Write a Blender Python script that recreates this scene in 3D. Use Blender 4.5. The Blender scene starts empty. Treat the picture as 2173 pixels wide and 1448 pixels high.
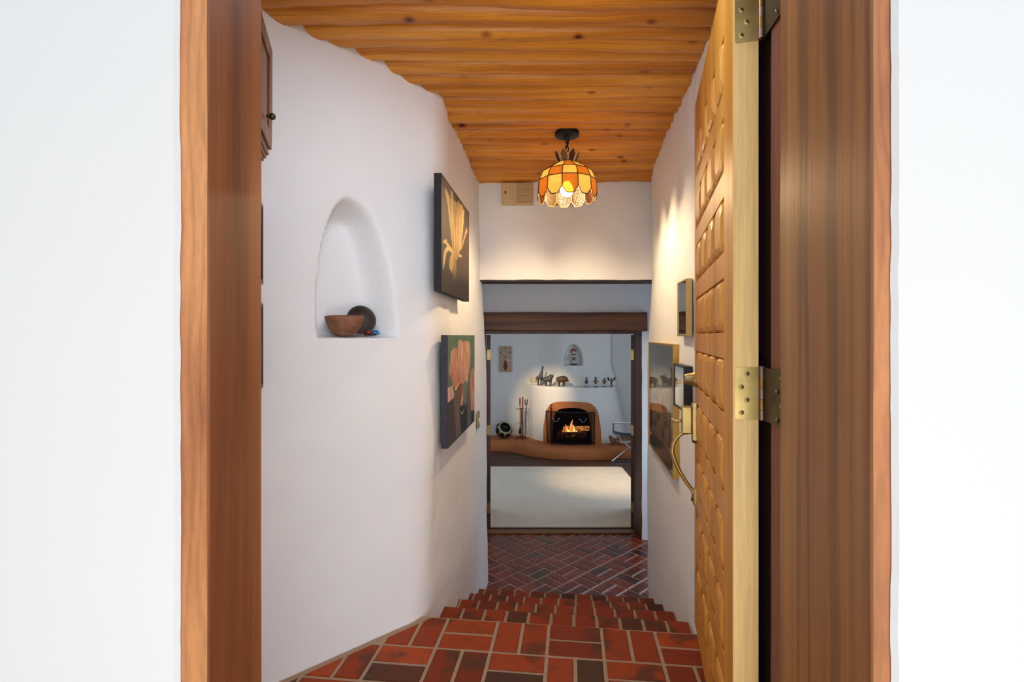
import bpy, bmesh, math, random
from mathutils import Vector, Matrix, noise
R = random.Random(7)
PI = math.pi
# ------------------------------------------------------------------ camera, world, lights, exposure
CZ, F = 1.13, 1097.0            # eye height over the entry floor, focal length in pixels
sc = bpy.context.scene
cam = bpy.data.objects.new('camera', bpy.data.cameras.new('camera'))
sc.collection.objects.link(cam)
cam.location = (0, 0, CZ); cam.rotation_euler = (PI/2, 0, 0)
cam.data.lens = F/2173*36; cam.data.sensor_width = 36; cam.data.shift_y = -10/2173
cam.data.clip_start = .02; cam.data.clip_end = 60
sc.camera = cam
sc.view_settings.view_transform = 'Standard'; sc.view_settings.look = 'None'
sc.view_settings.gamma = 1; sc.view_settings.use_curve_mapping = False
sc.view_settings.exposure = 0.15
w = bpy.data.worlds.new('world'); sc.world = w; w.use_nodes = True
bg = w.node_tree.nodes['Background']; bg.inputs[0].default_value = (.93, .965, 1, 1); bg.inputs[1].default_value = 1.05

def light(name, kind, loc, power, color, size=.1, sizey=None, aim=None, blend=.6, angle=60, spread=None):
    d = bpy.data.lights.new(name, kind); o = bpy.data.objects.new(name, d); sc.collection.objects.link(o)
    o.location = loc; d.energy = power; d.color = color
    if kind == 'AREA':
        d.shape = 'RECTANGLE'; d.size = size; d.size_y = sizey or size
        if spread: d.spread = math.radians(spread)
    elif kind == 'SPOT':
        d.shadow_soft_size = size; d.spot_size = math.radians(angle); d.spot_blend = blend
    else: d.shadow_soft_size = size
    if aim: o.rotation_euler = (Vector(aim)-Vector(loc)).to_track_quat('-Z', 'Y').to_euler()
    return o
COOL, WARM = (.66, .82, 1), (1, .74, .44)
light('porch_daylight', 'AREA', (.9, -2.6, 1.9), 48, (.84, .92, 1), 2.2, 2.0, (-.3, 1.6, 1.0))
light('porch_ground_bounce', 'AREA', (.1, -.9, .02), 46, (1, .95, .88), 1.4, 1.0, (.1, 2.1, 2.3))
light('entry_fill', 'AREA', (.05, 1.25, 2.2), 7.5, (.76, .87, 1), .7, .35, (0.05, 2.2, .2))  # added unseen fill light inside the doorway
light('hall_window', 'AREA', (2.2, 4.3, .2), 11, (.55, .76, 1), .6, 1.0, (.6, 4.6, -.4))
light('room_window_right', 'AREA', (2.5, 6.2, .75), 24, COOL, 1.6, 1.5, (.3, 7.6, -.2))
light('room_window_left', 'AREA', (-1.7, 6.6, .8), 13, (.66, .8, 1), 1.2, 1.2, (1.2, 7.6, 0))
light('mantel_spot', 'SPOT', (-.1, 6.6, 1.6), 240, WARM, .03, None, (.48, 8.4, .24), 1, 30)
light('rug_spot', 'SPOT', (1.35, 6.2, 1.55), 125, WARM, .05, None, (1.25, 6.75, -.75), 1, 50)

# ------------------------------------------------------------------ helpers
def C(r, g, b):
    f = lambda c: (c/255/12.92) if c <= 10 else ((c/255+.055)/1.055)**2.4
    return (f(r), f(g), f(b), 1)
class NT:
    def __init__(s, name):
        s.m = bpy.data.materials.new(name); s.m.use_nodes = True
        s.t = s.m.node_tree; s.b = s.t.nodes['Principled BSDF']
    def n(s, typ, **k):
        x = s.t.nodes.new('ShaderNode'+typ)
        for a, v in k.items(): setattr(x, a, v)
        return x
    def l(s, a, b): s.t.links.new(a, b)
    def coord(s, scale=(1, 1, 1), rot=(0, 0, 0)):
        c = s.n('TexCoord'); m = s.n('Mapping'); m.inputs['Scale'].default_value = scale
        m.inputs['Rotation'].default_value = rot
        s.l(c.outputs['Object'], m.inputs['Vector']); return m.outputs[0]
    def noise(s, v, scale, detail=4, rough=.55, dist=0):
        x = s.n('TexNoise'); x.inputs['Scale'].default_value = scale; x.inputs['Detail'].default_value = detail
        x.inputs['Roughness'].default_value = rough; x.inputs['Distortion'].default_value = dist
        s.l(v, x.inputs['Vector']); return x.outputs['Fac']
    def ramp(s, f, stops):
        x = s.n('ValToRGB'); e = x.color_ramp.elements
        while len(e) < len(stops): e.new(.5)
        for i, (p, c) in enumerate(stops): e[i].position = p; e[i].color = c
        s.l(f, x.inputs[0]); return x.outputs[0]
    def mix(s, f, a, b, mode='MIX'):
        x = s.n('Mix', data_type='RGBA', blend_type=mode)
        for inp, v in ((x.inputs[0], f), (x.inputs[6], a), (x.inputs[7], b)):
            if hasattr(v, 'links'): s.l(v, inp)
            else: inp.default_value = v
        return x.outputs[2]
    def bump(s, h, strength, dist=.01):
        x = s.n('Bump'); x.inputs['Strength'].default_value = strength; x.inputs['Distance'].default_value = dist
        s.l(h, x.inputs['Height']); s.l(x.outputs[0], s.b.inputs['Normal'])
def plain(name, c, rough=.5, metal=0, em=None, es=0, var=.12, nscale=25, bump=.0, spec=.5):
    t = NT(name); v = t.coord(); f = t.noise(v, nscale)
    d = tuple(x*(1-var) for x in c[:3])+(1,); l = tuple(min(1, x*(1+var)) for x in c[:3])+(1,)
    t.l(t.ramp(f, [(.3, d), (.7, l)]), t.b.inputs['Base Color'])
    t.b.inputs['Roughness'].default_value = rough; t.b.inputs['Metallic'].default_value = metal
    t.b.inputs['Specular IOR Level'].default_value = spec
    if em: t.b.inputs['Emission Color'].default_value = em; t.b.inputs['Emission Strength'].default_value = es
    if bump: t.bump(f, bump)
    return t.m
def plaster(name, c, bump=.35, rough=.9):
    t = NT(name); v = t.coord(); a = t.noise(v, 2.2, 5); b = t.noise(v, 60, 6, .6); b2 = t.noise(v, 9, 3)
    t.l(t.mix(a, tuple(x*.95 for x in c[:3])+(1,), c), t.b.inputs['Base Color'])
    m = t.n('Math', operation='MULTIPLY_ADD'); t.l(b2, m.inputs[0]); m.inputs[1].default_value = 2.0; t.l(b, m.inputs[2])
    t.b.inputs['Roughness'].default_value = rough; t.b.inputs['Specular IOR Level'].default_value = .2
    t.bump(m.outputs[0], bump, .006); return t.m
def wood(name, dark, mid, light_, axis='Z', scale=1.0, rough=.5, grain=.5, streak=.4, bump=.12, knots=False, st=.05, dist=9, ws=26):
    t = NT(name); s = {'X': (st, 1, 1), 'Y': (1, st, 1), 'Z': (1, 1, st)}[axis]
    v = t.coord(tuple(q*scale for q in s)); 
    big = t.noise(v, 9, 3, .5, .6); fine = t.noise(v, 130, 5, .65, .2)
    w_ = t.n('TexWave', wave_type='BANDS', bands_direction={'X': 'Y', 'Y': 'X', 'Z': 'X'}[axis])
    w_.inputs['Scale'].default_value = ws; w_.inputs['Distortion'].default_value = dist; w_.inputs['Detail'].default_value = 3
    w_.inputs['Detail Scale'].default_value = .9; t.l(v, w_.inputs['Vector'])
    base = t.ramp(big, [(.32, dark), (.5, mid), (.68, light_)])
    gr = t.ramp(w_.outputs['Fac'], [(.0, (1-grain*.6,)*3+(1,)), (.55, (1, 1, 1, 1))])
    c = t.mix(streak, base, t.mix(1.0, base, gr, 'MULTIPLY'))
    fr = t.ramp(fine, [(.3, (.72, .7, .68, 1)), (.6, (1, 1, 1, 1))]); c = t.mix(.7, c, t.mix(1.0, c, fr, 'MULTIPLY'))
    if knots:
        vo = t.n('TexVoronoi'); vo.inputs['Scale'].default_value = 7.5; t.l(t.coord((.8, 1.0, 1.0)), vo.inputs['Vector'])
        k = t.ramp(vo.outputs['Distance'], [(.06, (.10, .04, .02, 1)), (.10, (.6, .42, .3, 1)), (.19, (1, 1, 1, 1))])
        c = t.mix(1.0, c, k, 'MULTIPLY')
    t.l(c, t.b.inputs['Base Color']); t.b.inputs['Roughness'].default_value = rough
    t.bump(fine, bump, .004); return t.m

COL = sc.collection
def link(name, bm, mat, parent=None, smooth=False, bevel=0, bseg=2):
    me = bpy.data.meshes.new(name); bmesh.ops.recalc_face_normals(bm, faces=bm.faces); bm.to_mesh(me); bm.free()
    o = bpy.data.objects.new(name, me); COL.objects.link(o)
    for m_ in (mat if isinstance(mat, (list, tuple)) else [mat]): me.materials.append(m_)
    if smooth:
        for p in me.polygons: p.use_smooth = True
        if smooth is not True: me.set_sharp_from_angle(angle=math.radians(smooth))
    if bevel:
        b = o.modifiers.new('bevel', 'BEVEL'); b.width = bevel; b.segments = bseg; b.limit_method = 'ANGLE'
    if parent: o.parent = parent; o.matrix_parent_inverse = Matrix.Identity(4)
    return o
def localize(root):
    """move children meshes from world coordinates into the root's frame"""
    bpy.context.view_layer.update()
    inv = root.matrix_world.inverted()
    for ch in root.children_recursive:
        if ch.type == 'MESH' and not ch.get('_loc'): ch.data.transform(inv); ch['_loc'] = 1
    for ch in root.children_recursive:
        if '_loc' in ch: del ch['_loc']
def thing(name, label, cat, loc=(0, 0, 0), rz=0, group=None):
    o = bpy.data.objects.new(name, None); COL.objects.link(o); o.location = loc; o.rotation_euler = (0, 0, rz)
    o.empty_display_size = .05; o['label'] = label; o['category'] = cat
    if group: o['group'] = group
    return o
def tag(o, label, cat, group=None):
    o['label'] = label; o['category'] = cat
    if group: o['group'] = group
    return o
def struct(o, label=None):
    o['kind'] = 'structure'
    if label: o['label'] = label
    return o
def box(bm, x0, x1, y0, y1, z0, z1, M=None):
    v = [bm.verts.new((x, y, z)) for z in (z0, z1) for y in (y0, y1) for x in (x0, x1)]
    if M:
        for q in v: q.co = M @ q.co
    for f in ((0, 1, 3, 2), (4, 6, 7, 5), (0, 4, 5, 1), (2, 3, 7, 6), (0, 2, 6, 4), (1, 5, 7, 3)):
        bm.faces.new([v[i] for i in f])
    return v
def bx(*a, M=None):
    bm = bmesh.new(); box(bm, *a, M=M); return bm
def prism(bm, poly, z0, z1, M=None):
    lo = [bm.verts.new((p[0], p[1], z0)) for p in poly]; hi = [bm.verts.new((p[0], p[1], z1)) for p in poly]
    if M:
        for q in lo+hi: q.co = M @ q.co
    n = len(poly); bm.faces.new(lo[::-1]); bm.faces.new(hi)
    for i in range(n): bm.faces.new((lo[i], lo[(i+1) % n], hi[(i+1) % n], hi[i]))
def tube(bm, pts, rad, seg=10, cap=True):
    pts = [Vector(p) for p in pts]; n = len(pts); rr = rad if isinstance(rad, (list, tuple)) else [rad]*n
    rings = []; up = None
    for i, p in enumerate(pts):
        t = (pts[min(i+1, n-1)]-pts[max(i-1, 0)]).normalized()
        if up is None: up = t.orthogonal().normalized()
        up = (up-t*up.dot(t)); up = up.normalized() if up.length > 1e-5 else t.orthogonal().normalized()
        sd = t.cross(up)
        rings.append([bm.verts.new(p+(up*math.cos(a)+sd*math.sin(a))*rr[i]) for a in [2*PI*k/seg for k in range(seg)]])
    for a, b in zip(rings, rings[1:]):
        for k in range(seg): bm.faces.new((a[k], a[(k+1) % seg], b[(k+1) % seg], b[k]))
    if cap: bm.faces.new(rings[0][::-1]); bm.faces.new(rings[-1])
def tb(pts, rad, seg=10): bm = bmesh.new(); tube(bm, pts, rad, seg); return bm
def lathe(bm, prof, M=None, seg=32, wob=None):
    rings = []
    for r, z in prof:
        if r < 1e-6: rings.append([bm.verts.new((0, 0, z))])
        else: rings.append([bm.verts.new((r*math.cos(2*PI*k/seg), r*math.sin(2*PI*k/seg), z)) for k in range(seg)])
    for a, b in zip(rings, rings[1:]):
        if len(a) == 1 and len(b) == 1: continue
        for k in range(seg):
            j = (k+1) % seg
            if len(a) == 1: bm.faces.new((a[0], b[j], b[k]))
            elif len(b) == 1: bm.faces.new((a[k], a[j], b[0]))
            else: bm.faces.new((a[k], a[j], b[j], b[k]))
    vs = [v for r in rings for v in r]
    if wob:
        for v in vs: v.co += noise.noise_vector(v.co*wob[0])*wob[1]
    if M:
        for v in vs: v.co = M @ v.co
def lt(prof, M=None, seg=32, wob=None): bm = bmesh.new(); lathe(bm, prof, M, seg, wob); return bm
def ball(bm, c, r, sx=1, sy=1, sz=1, seg=14, M=None):
    m = Matrix.Translation(c) @ (M or Matrix.Identity(4)) @ Matrix.Diagonal((r*sx, r*sy, r*sz, 1))
    bmesh.ops.create_uvsphere(bm, u_segments=seg, v_segments=seg//2+2, radius=1, matrix=m)
def sm(a, b, x):
    t = max(0, min(1, (x-a)/(b-a))); return t*t*(3-2*t)
def lerp(a, b, t): return a+(b-a)*t
def interp(xs, ys, x):
    if x <= xs[0]: return ys[0]
    for i in range(1, len(xs)):
        if x <= xs[i]:
            t = (x-xs[i-1])/(xs[i]-xs[i-1]); return lerp(ys[i-1], ys[i], t)
    return ys[-1]
def grid(bm, nu, nv, f, skip=None):
    g = [[bm.verts.new(f(i/nu, j/nv)) for j in range(nv+1)] for i in range(nu+1)]
    for i in range(nu):
        for j in range(nv):
            if skip and skip(i, j, g): continue
            bm.faces.new((g[i][j], g[i+1][j], g[i+1][j+1], g[i][j+1]))
    return g
def fillet(pts, rads, n=10):
    """polyline with rounded corners; returns equal point count for equal n"""
    out = [Vector(pts[0])]
    for i in range(1, len(pts)-1):
        a, b, c = Vector(pts[i-1]), Vector(pts[i]), Vector(pts[i+1]); r = rads[i]
        p, q = b+(a-b).normalized()*r, b+(c-b).normalized()*r
        for k in range(n+1):
            t = k/n; out.append((1-t)**2*p+2*t*(1-t)*b+t*t*q)
    out.append(Vector(pts[-1])); return out
def densify(path, step, ref):
    """split segments by the lengths of ref so that two paths stay in step"""
    out = []
    for i in range(len(path)-1):
        k = max(1, int((ref[i+1]-ref[i]).length/step+.5))
        for j in range(k): out.append(path[i].lerp(path[i+1], j/k))
    out.append(path[-1]); return out

# ------------------------------------------------------------------ materials
M = {}
M['ext'] = plaster('exterior_plaster', (.54, .545, .555, 1), .10)
M['plaster'] = plaster('interior_plaster', (.83, .84, .86, 1), .35)
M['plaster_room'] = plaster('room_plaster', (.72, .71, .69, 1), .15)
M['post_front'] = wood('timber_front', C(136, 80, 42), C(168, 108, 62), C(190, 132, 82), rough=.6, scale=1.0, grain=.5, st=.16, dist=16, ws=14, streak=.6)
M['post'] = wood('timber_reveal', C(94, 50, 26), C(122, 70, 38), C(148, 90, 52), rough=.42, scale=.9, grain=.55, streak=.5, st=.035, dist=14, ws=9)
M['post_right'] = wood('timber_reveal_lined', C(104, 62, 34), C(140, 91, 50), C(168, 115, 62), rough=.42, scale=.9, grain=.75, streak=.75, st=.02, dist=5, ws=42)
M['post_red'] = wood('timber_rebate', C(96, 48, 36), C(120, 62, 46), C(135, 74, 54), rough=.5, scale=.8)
M['dark'] = wood('dark_stained_timber', C(30, 17, 12), C(52, 30, 20), C(66, 40, 26), rough=.6, scale=.8)
M['beam'] = wood('lintel_beam', C(70, 38, 20), C(108, 64, 36), C(136, 86, 50), axis='X', rough=.5)
M['jamb'] = wood('inner_door_frame', C(60, 36, 26), C(88, 55, 40), C(108, 70, 52), rough=.45)
M['log'] = wood('peeled_pole', C(186, 110, 28), C(218, 142, 44), C(238, 168, 66), axis='X', rough=.42, scale=1.3, grain=.5, streak=.5, knots=True)
M['door'] = wood('honey_pine', C(184, 116, 38), C(212, 144, 52), C(224, 160, 66), rough=.45, scale=.8, grain=.25, streak=.3, bump=.05)
M['door_edge'] = wood('bare_pine_edge', C(222, 178, 104), C(238, 200, 132), C(244, 212, 150), rough=.5, scale=.8, grain=.2, streak=.3, bump=.05)
M['cab'] = wood('cabinet_oak', C(100, 60, 30), C(132, 84, 46), C(152, 100, 58), rough=.4)
M['thresh'] = wood('threshold_wood', C(84, 54, 30), C(118, 80, 46), C(138, 98, 60), axis='X', rough=.45)
M['roomfloor'] = wood('room_floor_boards', C(52, 34, 26), C(78, 54, 42), C(92, 66, 52), axis='X', rough=.5)
M['brass'] = plain('worn_brass', C(186, 164, 108), .38, 1, var=.2, nscale=14)
M['brass_dark'] = plain('tarnished_brass', C(92, 84, 66), .45, 1, var=.3, nscale=20)
M['bronze'] = plain('pin_bronze', C(150, 112, 66), .3, 1, var=.2, nscale=40)
M['copper'] = plain('knuckle_copper', C(140, 116, 104), .4, 1, var=.1)
M['goldframe'] = plain('gold_frame', C(196, 160, 82), .42, 1, var=.1, nscale=60)
M['goldpale'] = plain('pale_gold_frame', C(188, 164, 106), .45, .9, var=.08, nscale=60)
M['black'] = plain('black_paint', C(22, 22, 24), .4, var=.2)
M['black_edge'] = plain('canvas_edge', C(26, 25, 28), .8, var=.2)
M['grey_edge'] = plain('canvas_edge_grey', C(52, 52, 60), .8, var=.2)
M['steel'] = plain('brushed_steel', C(150, 150, 152), .3, 1, var=.1)
M['chrome'] = plain('chrome', C(190, 192, 198), .15, 1, var=.05)
M['iron'] = plain('wrought_iron', C(34, 30, 28), .5, .6, var=.3)
M['toolwood'] = plain('tool_handle_wood', C(112, 62, 34), .5, var=.2)
M['adobe'] = plain('painted_adobe', C(176, 104, 56), .75, var=.1, nscale=5, bump=.25)
M['soot'] = plain('sooty_firebox', C(8, 6, 5), 1, var=.3, spec=0)
M['grout'] = plain('grout', C(150, 128, 108), .9, var=.12, nscale=90, bump=.3)
M['grout_low'] = plain('grout_hall', C(176, 146, 124), .8, var=.12, nscale=90, bump=.2)
M['riser'] = plain('riser_brick', C(120, 52, 30), .6)
M['beige'] = plain('beige_plastic', C(206, 178, 128), .5, var=.04)
M['beige_dark'] = plain('beige_plastic_groove', C(150, 118, 74), .6, var=.04)
M['ivory'] = plain('ivory_plastic', C(206, 196, 170), .4, var=.04)
M['terra'] = plain('clay_bowl', C(132, 90, 68), .85, var=.28, nscale=30, bump=.5)
M['darkclay'] = plain('dark_clay', C(66, 58, 52), .7, var=.25, nscale=18, bump=.3)
M['turq'] = plain('turquoise_beads', C(24, 130, 180), .35, var=.3, nscale=150)
M['redbead'] = plain('dark_red_cloth', C(110, 24, 16), .6, var=.3, nscale=120)
M['pewter'] = plain('pewter_figure', C(88, 86, 84), .42, .7, var=.35, nscale=120, bump=.6)
M['bronzefig'] = plain('bronze_figure', C(104, 72, 46), .4, .6, var=.4, nscale=120, bump=.6)
M['white'] = plain('painted_white', C(205, 200, 192), .6, var=.05)
M['redpaint'] = plain('painted_red', C(150, 34, 26), .5, var=.2)
M['brownpaint'] = plain('painted_brown', C(110, 66, 44), .6, var=.2)
M['canvas_seat'] = plain('navy_canvas', C(30, 42, 56), .8, var=.15)
M['carved'] = plain('carved_wood', C(120, 74, 46), .6, var=.2)
M['ash'] = plain('charred_log', C(64, 46, 36), .9, var=.6, nscale=60, bump=.6)
def ember(name, k, thr):
    t = NT(name); v = t.coord(); t.b.inputs['Base Color'].default_value = C(30, 20, 15); t.b.inputs['Roughness'].default_value = .95
    f = t.noise(v, 42, 5, .7, 1); t.l(t.ramp(f, [(thr, (0, 0, 0, 1)), (thr+.07, (.5, .10, .015, 1)), (thr+.2, (1, .45, .12, 1))]), t.b.inputs['Emission Color'])
    t.b.inputs['Emission Strength'].default_value = k; t.bump(f, .8, .01); return t.m
M['ember'] = ember('embers', .8, .56)
M['carpet'] = plain('cream_carpet', C(222, 212, 196), 1, var=.05, nscale=9, bump=.3)
M['lead'] = plain('lead_came', C(92, 74, 50), .45, .8, var=.1)
M['lead_light'] = plain('brass_came', C(220, 196, 150), .4, .8, var=.1)
def brickmat(name, rough, tint, spec=.5):
    t = NT(name); a = t.n('VertexColor', layer_name='Col'); v = t.coord()
    spots = t.noise(v, 7.5, 3, .5); fine = t.noise(v, 160, 4, .7); mot = t.noise(v, 28, 4, .6)
    base = a.outputs['Color']
    base = t.mix(1.0, base, t.ramp(mot, [(.3, (.82, .8, .78, 1)), (.7, (1.12, 1.1, 1.08, 1))]), 'MULTIPLY')
    base = t.mix(t.ramp(spots, [(.53, (0, 0, 0, 1)), (.64, (.8, .8, .8, 1))]), base, C(72, 44, 30))
    base = t.mix(t.ramp(fine, [(.68, (0, 0, 0, 1)), (.8, (.5, .5, .5, 1))]), base, C(200, 130, 92))
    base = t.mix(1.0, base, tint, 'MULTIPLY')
    t.l(base, t.b.inputs['Base Color']); t.b.inputs['Specular IOR Level'].default_value = spec
    rr = t.ramp(mot, [(.3, (rough*.8,)*3+(1,)), (.7, (rough*1.25,)*3+(1,))]); t.l(rr, t.b.inputs['Roughness'])
    t.bump(t.noise(v, 75, 5, .65), .25, .004); return t.m
M['brick'] = brickmat('entry_brick', .58, (1, 1, 1, 1), .2)
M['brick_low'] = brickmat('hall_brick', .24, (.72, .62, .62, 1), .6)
def glassy(name, c, em=0):
    """amber stained glass: lets the bulb's light through and scatters it"""
    t = NT(name); nt = t.t; nt.nodes.remove(t.b)
    out = nt.nodes['Material Output']; v = t.coord(); f = t.noise(v, 55, 3, .5, 1.2)
    colr = t.ramp(f, [(.3, tuple(x*.72 for x in c[:3])+(1,)), (.7, c)])
    tr = t.n('BsdfTranslucent'); di = t.n('BsdfDiffuse'); gl = t.n('BsdfGlossy'); tp = t.n('BsdfTransparent')
    bp = t.n('Bump'); bp.inputs['Strength'].default_value = .8; bp.inputs['Distance'].default_value = .004; t.l(t.noise(v, 130, 2), bp.inputs['Height']); t.l(bp.outputs[0], gl.inputs['Normal'])
    gl.inputs['Roughness'].default_value = .3; gl.inputs['Color'].default_value = (1, 1, 1, 1)
    for q in (tr, di, tp): t.l(colr, q.inputs['Color'])
    m1 = t.n('MixShader'); m1.inputs[0].default_value = .25; t.l(tr.outputs[0], m1.inputs[1]); t.l(di.outputs[0], m1.inputs[2])
    m2 = t.n('MixShader'); m2.inputs[0].default_value = .15; t.l(m1.outputs[0], m2.inputs[1]); t.l(tp.outputs[0], m2.inputs[2])
    m3 = t.n('MixShader'); m3.inputs[0].default_value = .006; t.l(m2.outputs[0], m3.inputs[1]); t.l(gl.outputs[0], m3.inputs[2])
    t.l(m3.outputs[0], out.inputs['Surface']); return t.m
M['honey'] = glassy('honey_glass', (.060, .034, .008, 1)); M['amber'] = glassy('amber_glass', (.036, .0105, .0012, 1))
M['brownglass'] = glassy('brown_glass', (.25, .12, .06, 1)); M['clearamber'] = glassy('hammered_glass', (1, .8, .45, 1))
M['olive_glass'] = glassy('tan_glass', (.5, .34, .14, 1))
def emit(name, c, s):
    t = NT(name); t.b.inputs['Base Color'].default_value = c
    t.b.inputs['Emission Color'].default_value = c; t.b.inputs['Emission Strength'].default_value = s; return t.m
M['bulb'] = emit('lit_bulb', (1, .72, .40, 1), 700)
M['flame'] = emit('flame_yellow', (1, .62, .2, 1), 2.4); M['flame_o'] = emit('flame_orange', (1, .28, .04, 1), 1.9)
def meshmat():
    t = NT('fire_screen_mesh'); nt = t.t; out = nt.nodes['Material Output']
    t.b.inputs['Base Color'].default_value = C(24, 17, 15); t.b.inputs['Roughness'].default_value = .8; t.b.inputs['Specular IOR Level'].default_value = .1
    tp = t.n('BsdfTransparent'); m = t.n('MixShader'); m.inputs[0].default_value = .55
    t.l(tp.outputs[0], m.inputs[1]); t.l(t.b.outputs[0], m.inputs[2]); t.l(m.outputs[0], out.inputs['Surface']); return t.m
M['mesh'] = meshmat()
def picglass():
    t = NT('picture_glass'); nt = t.t; out = nt.nodes['Material Output']
    tp = t.n('BsdfTransparent'); gl = t.n('BsdfGlossy'); gl.inputs['Roughness'].default_value = .03
    fr = t.n('Fresnel'); fr.inputs[0].default_value = 1.27; m = t.n('MixShader')
    t.l(fr.outputs[0], m.inputs[0]); t.l(tp.outputs[0], m.inputs[1]); t.l(gl.outputs[0], m.inputs[2])
    t.l(m.outputs[0], out.inputs['Surface']); return t.m
M['picglass'] = picglass()
def vcol(name, rough=.6):
    t = NT(name); a = t.n('VertexColor', layer_name='Col'); t.l(a.outputs['Color'], t.b.inputs['Base Color'])
    t.b.inputs['Roughness'].default_value = rough; t.b.inputs['Specular IOR Level'].default_value = .3
    return t.m
M['art'] = vcol('painted_canvas'); M['artprint'] = vcol('printed_paper', .7)

# ------------------------------------------------------------------ entrance wall (frame turned 5.3 deg)
TH = math.radians(5.3); Y0 = .711
ME = Matrix.Translation((0, Y0, 0)) @ Matrix.Rotation(-TH, 4, 'Z')     # local a -> x, b -> y
def wallpiece(bm, edge_a, far_a, z0, z1, seed):
    """front wall beside the opening with a wavering plaster edge against the timber"""
    n = 90; sgn = 1 if far_a > edge_a else -1
    prev = None
    for i in range(n+1):
        z = lerp(z0, z1, i/n)
        a = edge_a + sgn*(.0022*noise.noise(Vector((seed, z*5, 0)))+.0016*noise.noise(Vector((seed, z*22, 3))))
        ring = [(a+sgn*.003, .004), (a, -.002), (a+sgn*.006, -.008), (a+sgn*.03, -.009), (far_a, -.009), (far_a, .36), (a+sgn*.14, .40), (a+sgn*.14, .004)]
        vs = [bm.verts.new(ME @ Vector((p, q, z))) for p, q in ring]
        if prev:
            for k in range(len(vs)): bm.faces.new((prev[k], prev[(k+1) % 8], vs[(k+1) % 8], vs[k]))
        else: bm.faces.new(vs)
        prev = vs
    bm.faces.new(prev[::-1])
bm = bmesh.new(); wallpiece(bm, -.4855, -3.2, -.02, 2.05, 1.3); struct(link('wall_front_left', bm, M['ext'], smooth=30))
bm = bmesh.new(); wallpiece(bm, .4886, 3.2, -.02, 2.05, 8.1); struct(link('wall_front_right', bm, M['ext'], smooth=30))
struct(link('wall_front_top', bx(-3.2, 3.2, -.009, .38, 2.05, 3.0, M=ME), M['ext']))
def post(name, poly, mats, front_faces=True):
    """timber post: polygon in (a,b), extruded with slightly uneven arrises; faces nearest the outside use the paler front timber"""
    bm = bmesh.new(); n = 60; prev = None
    for i in range(n+1):
        z = lerp(-.02, 2.06, i/n)
        vs = []
        for k, (a, b) in enumerate(poly):
            d = .0012*noise.noise(Vector((k*3.1+poly[0][0]*9, z*6, 1)))
            vs.append(bm.verts.new(ME @ Vector((a+d, b, z))))
        if prev:
            for k in range(len(vs)):
                f = bm.faces.new((prev[k], prev[(k+1) % len(vs)], vs[(k+1) % len(vs)], vs[k]))
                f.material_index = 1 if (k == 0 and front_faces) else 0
        else: bm.faces.new(vs)
        prev = vs
    bm.faces.new(prev[::-1])
    return struct(link(name, bm, mats, smooth=20))
post('trim_1', [(-.60, 0), (-.4456, 0), (-.4436, .003), (-.4436, .134), (-.53, .134), (-.53, .27), (-.60, .27)], [M['post'], M['post_front']])
post('trim_2', [(.60, 0), (.469, 0), (.467, .003), (.467, .279), (.60, .279)], [M['post_right'], M['post_front']])
post('trim_3', [(.5085, .279), (.5085, .427), (.62, .427), (.62, .279)], [M['post_red'], M['post_red']])
struct(link('trim_4', bx(-.60, .60, 0, .28, 2.055, 2.2, M=ME), M['post']))
struct(link('trim_gap_shade', bx(.562, .72, 1.12, 1.19, 0, 2.2), M['dark']))  # dark casing post added to stand in for shade in the gap behind the door
struct(link('wall_entry_corner', bx(.57, 1.0, 1.08, 1.118, -.02, 2.4), M['plaster']))
struct(link('floor_porch', bx(-4, 4, -5, .72, -.12, -.02), plain('porch_paving', C(190, 180, 168), .8, nscale=3)))

# ------------------------------------------------------------------ left wall: short return, diagonal with arched niche, corridor side
fl = [(-.60, .95), (-.848, 1.615), (-.352, 2.09), (-.186, 3.97), (-.75, 4.05)]
ce = [(-.60, .95), (-.895, 1.775), (-.330, 2.435), (-.215, 3.97), (-.75, 4.05)]
rd = [0, .05, .09, .03, 0]
FP = fillet(fl, rd); CP = fillet(ce, rd)
FL = densify(FP, .009, CP); CL = densify(CP, .009, CP)
DN = Vector((-.73, .685)).normalized(); DT = Vector((.685, .73)).normalized()   # into the diagonal wall, along it
NC = Vector((-.590, 1.996)); NB, NH, NW = 1.128, .555, .165
def niche(p2, z):
    s = (p2-NC).dot(DT); off = abs((p2-NC).dot(DN))
    if off > .12 or z < NB-.02 or z > NB+NH+.05 or abs(s) > .3: return 0
    q = max(0, min(1, (z-NB)/NH)); wdt = NW*max(0, 1-q**2.3)**.59
    side = (wdt-abs(s))
    e = sm(-.010, .020, side) if s < 0 else sm(-.02, .06, side)
    return .135*e*sm(-.005, .004, z-NB)*sm(0, .10, NH-(z-NB))
zs = []
z = -.80
while z < 2.36:
    zs.append(z); z += .010 if .9 < z < 1.8 else .03
zs += [2.36]
zs = sorted(set(zs+[NB-.006, NB-.001, NB+.004, NB+.009]))
bm = bmesh.new(); rows = []
for z in zs:
    t = z/2.26; row = []
    for i in range(len(FL)):
        p = FL[i].lerp(CL[i], t) if z > 0 else FL[i].copy()
        bul = .018*sm(.7, 1.5, z) if p.y > 2.6 else 0
        p3 = Vector((p.x-bul, p.y, z))
        d = niche(p, z)
        nn = .010*noise.noise(p3*2.1)+.003*noise.noise(p3*9)
        nn += .008*noise.noise(p3*14)*sm(2.12, 2.28, z)
        q = DN if p.y < 2.2 else Vector((-1, 0))
        row.append(bm.verts.new((p.x-bul+q.x*(d+nn), p.y+q.y*(d+nn), z)))
    rows.append(row)
for a, b in zip(rows, rows[1:]):
    for i in range(len(a)-1): bm.faces.new((a[i], a[i+1], b[i+1], b[i]))
struct(link('wall_left', bm, M['plaster'], smooth=50))

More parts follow.
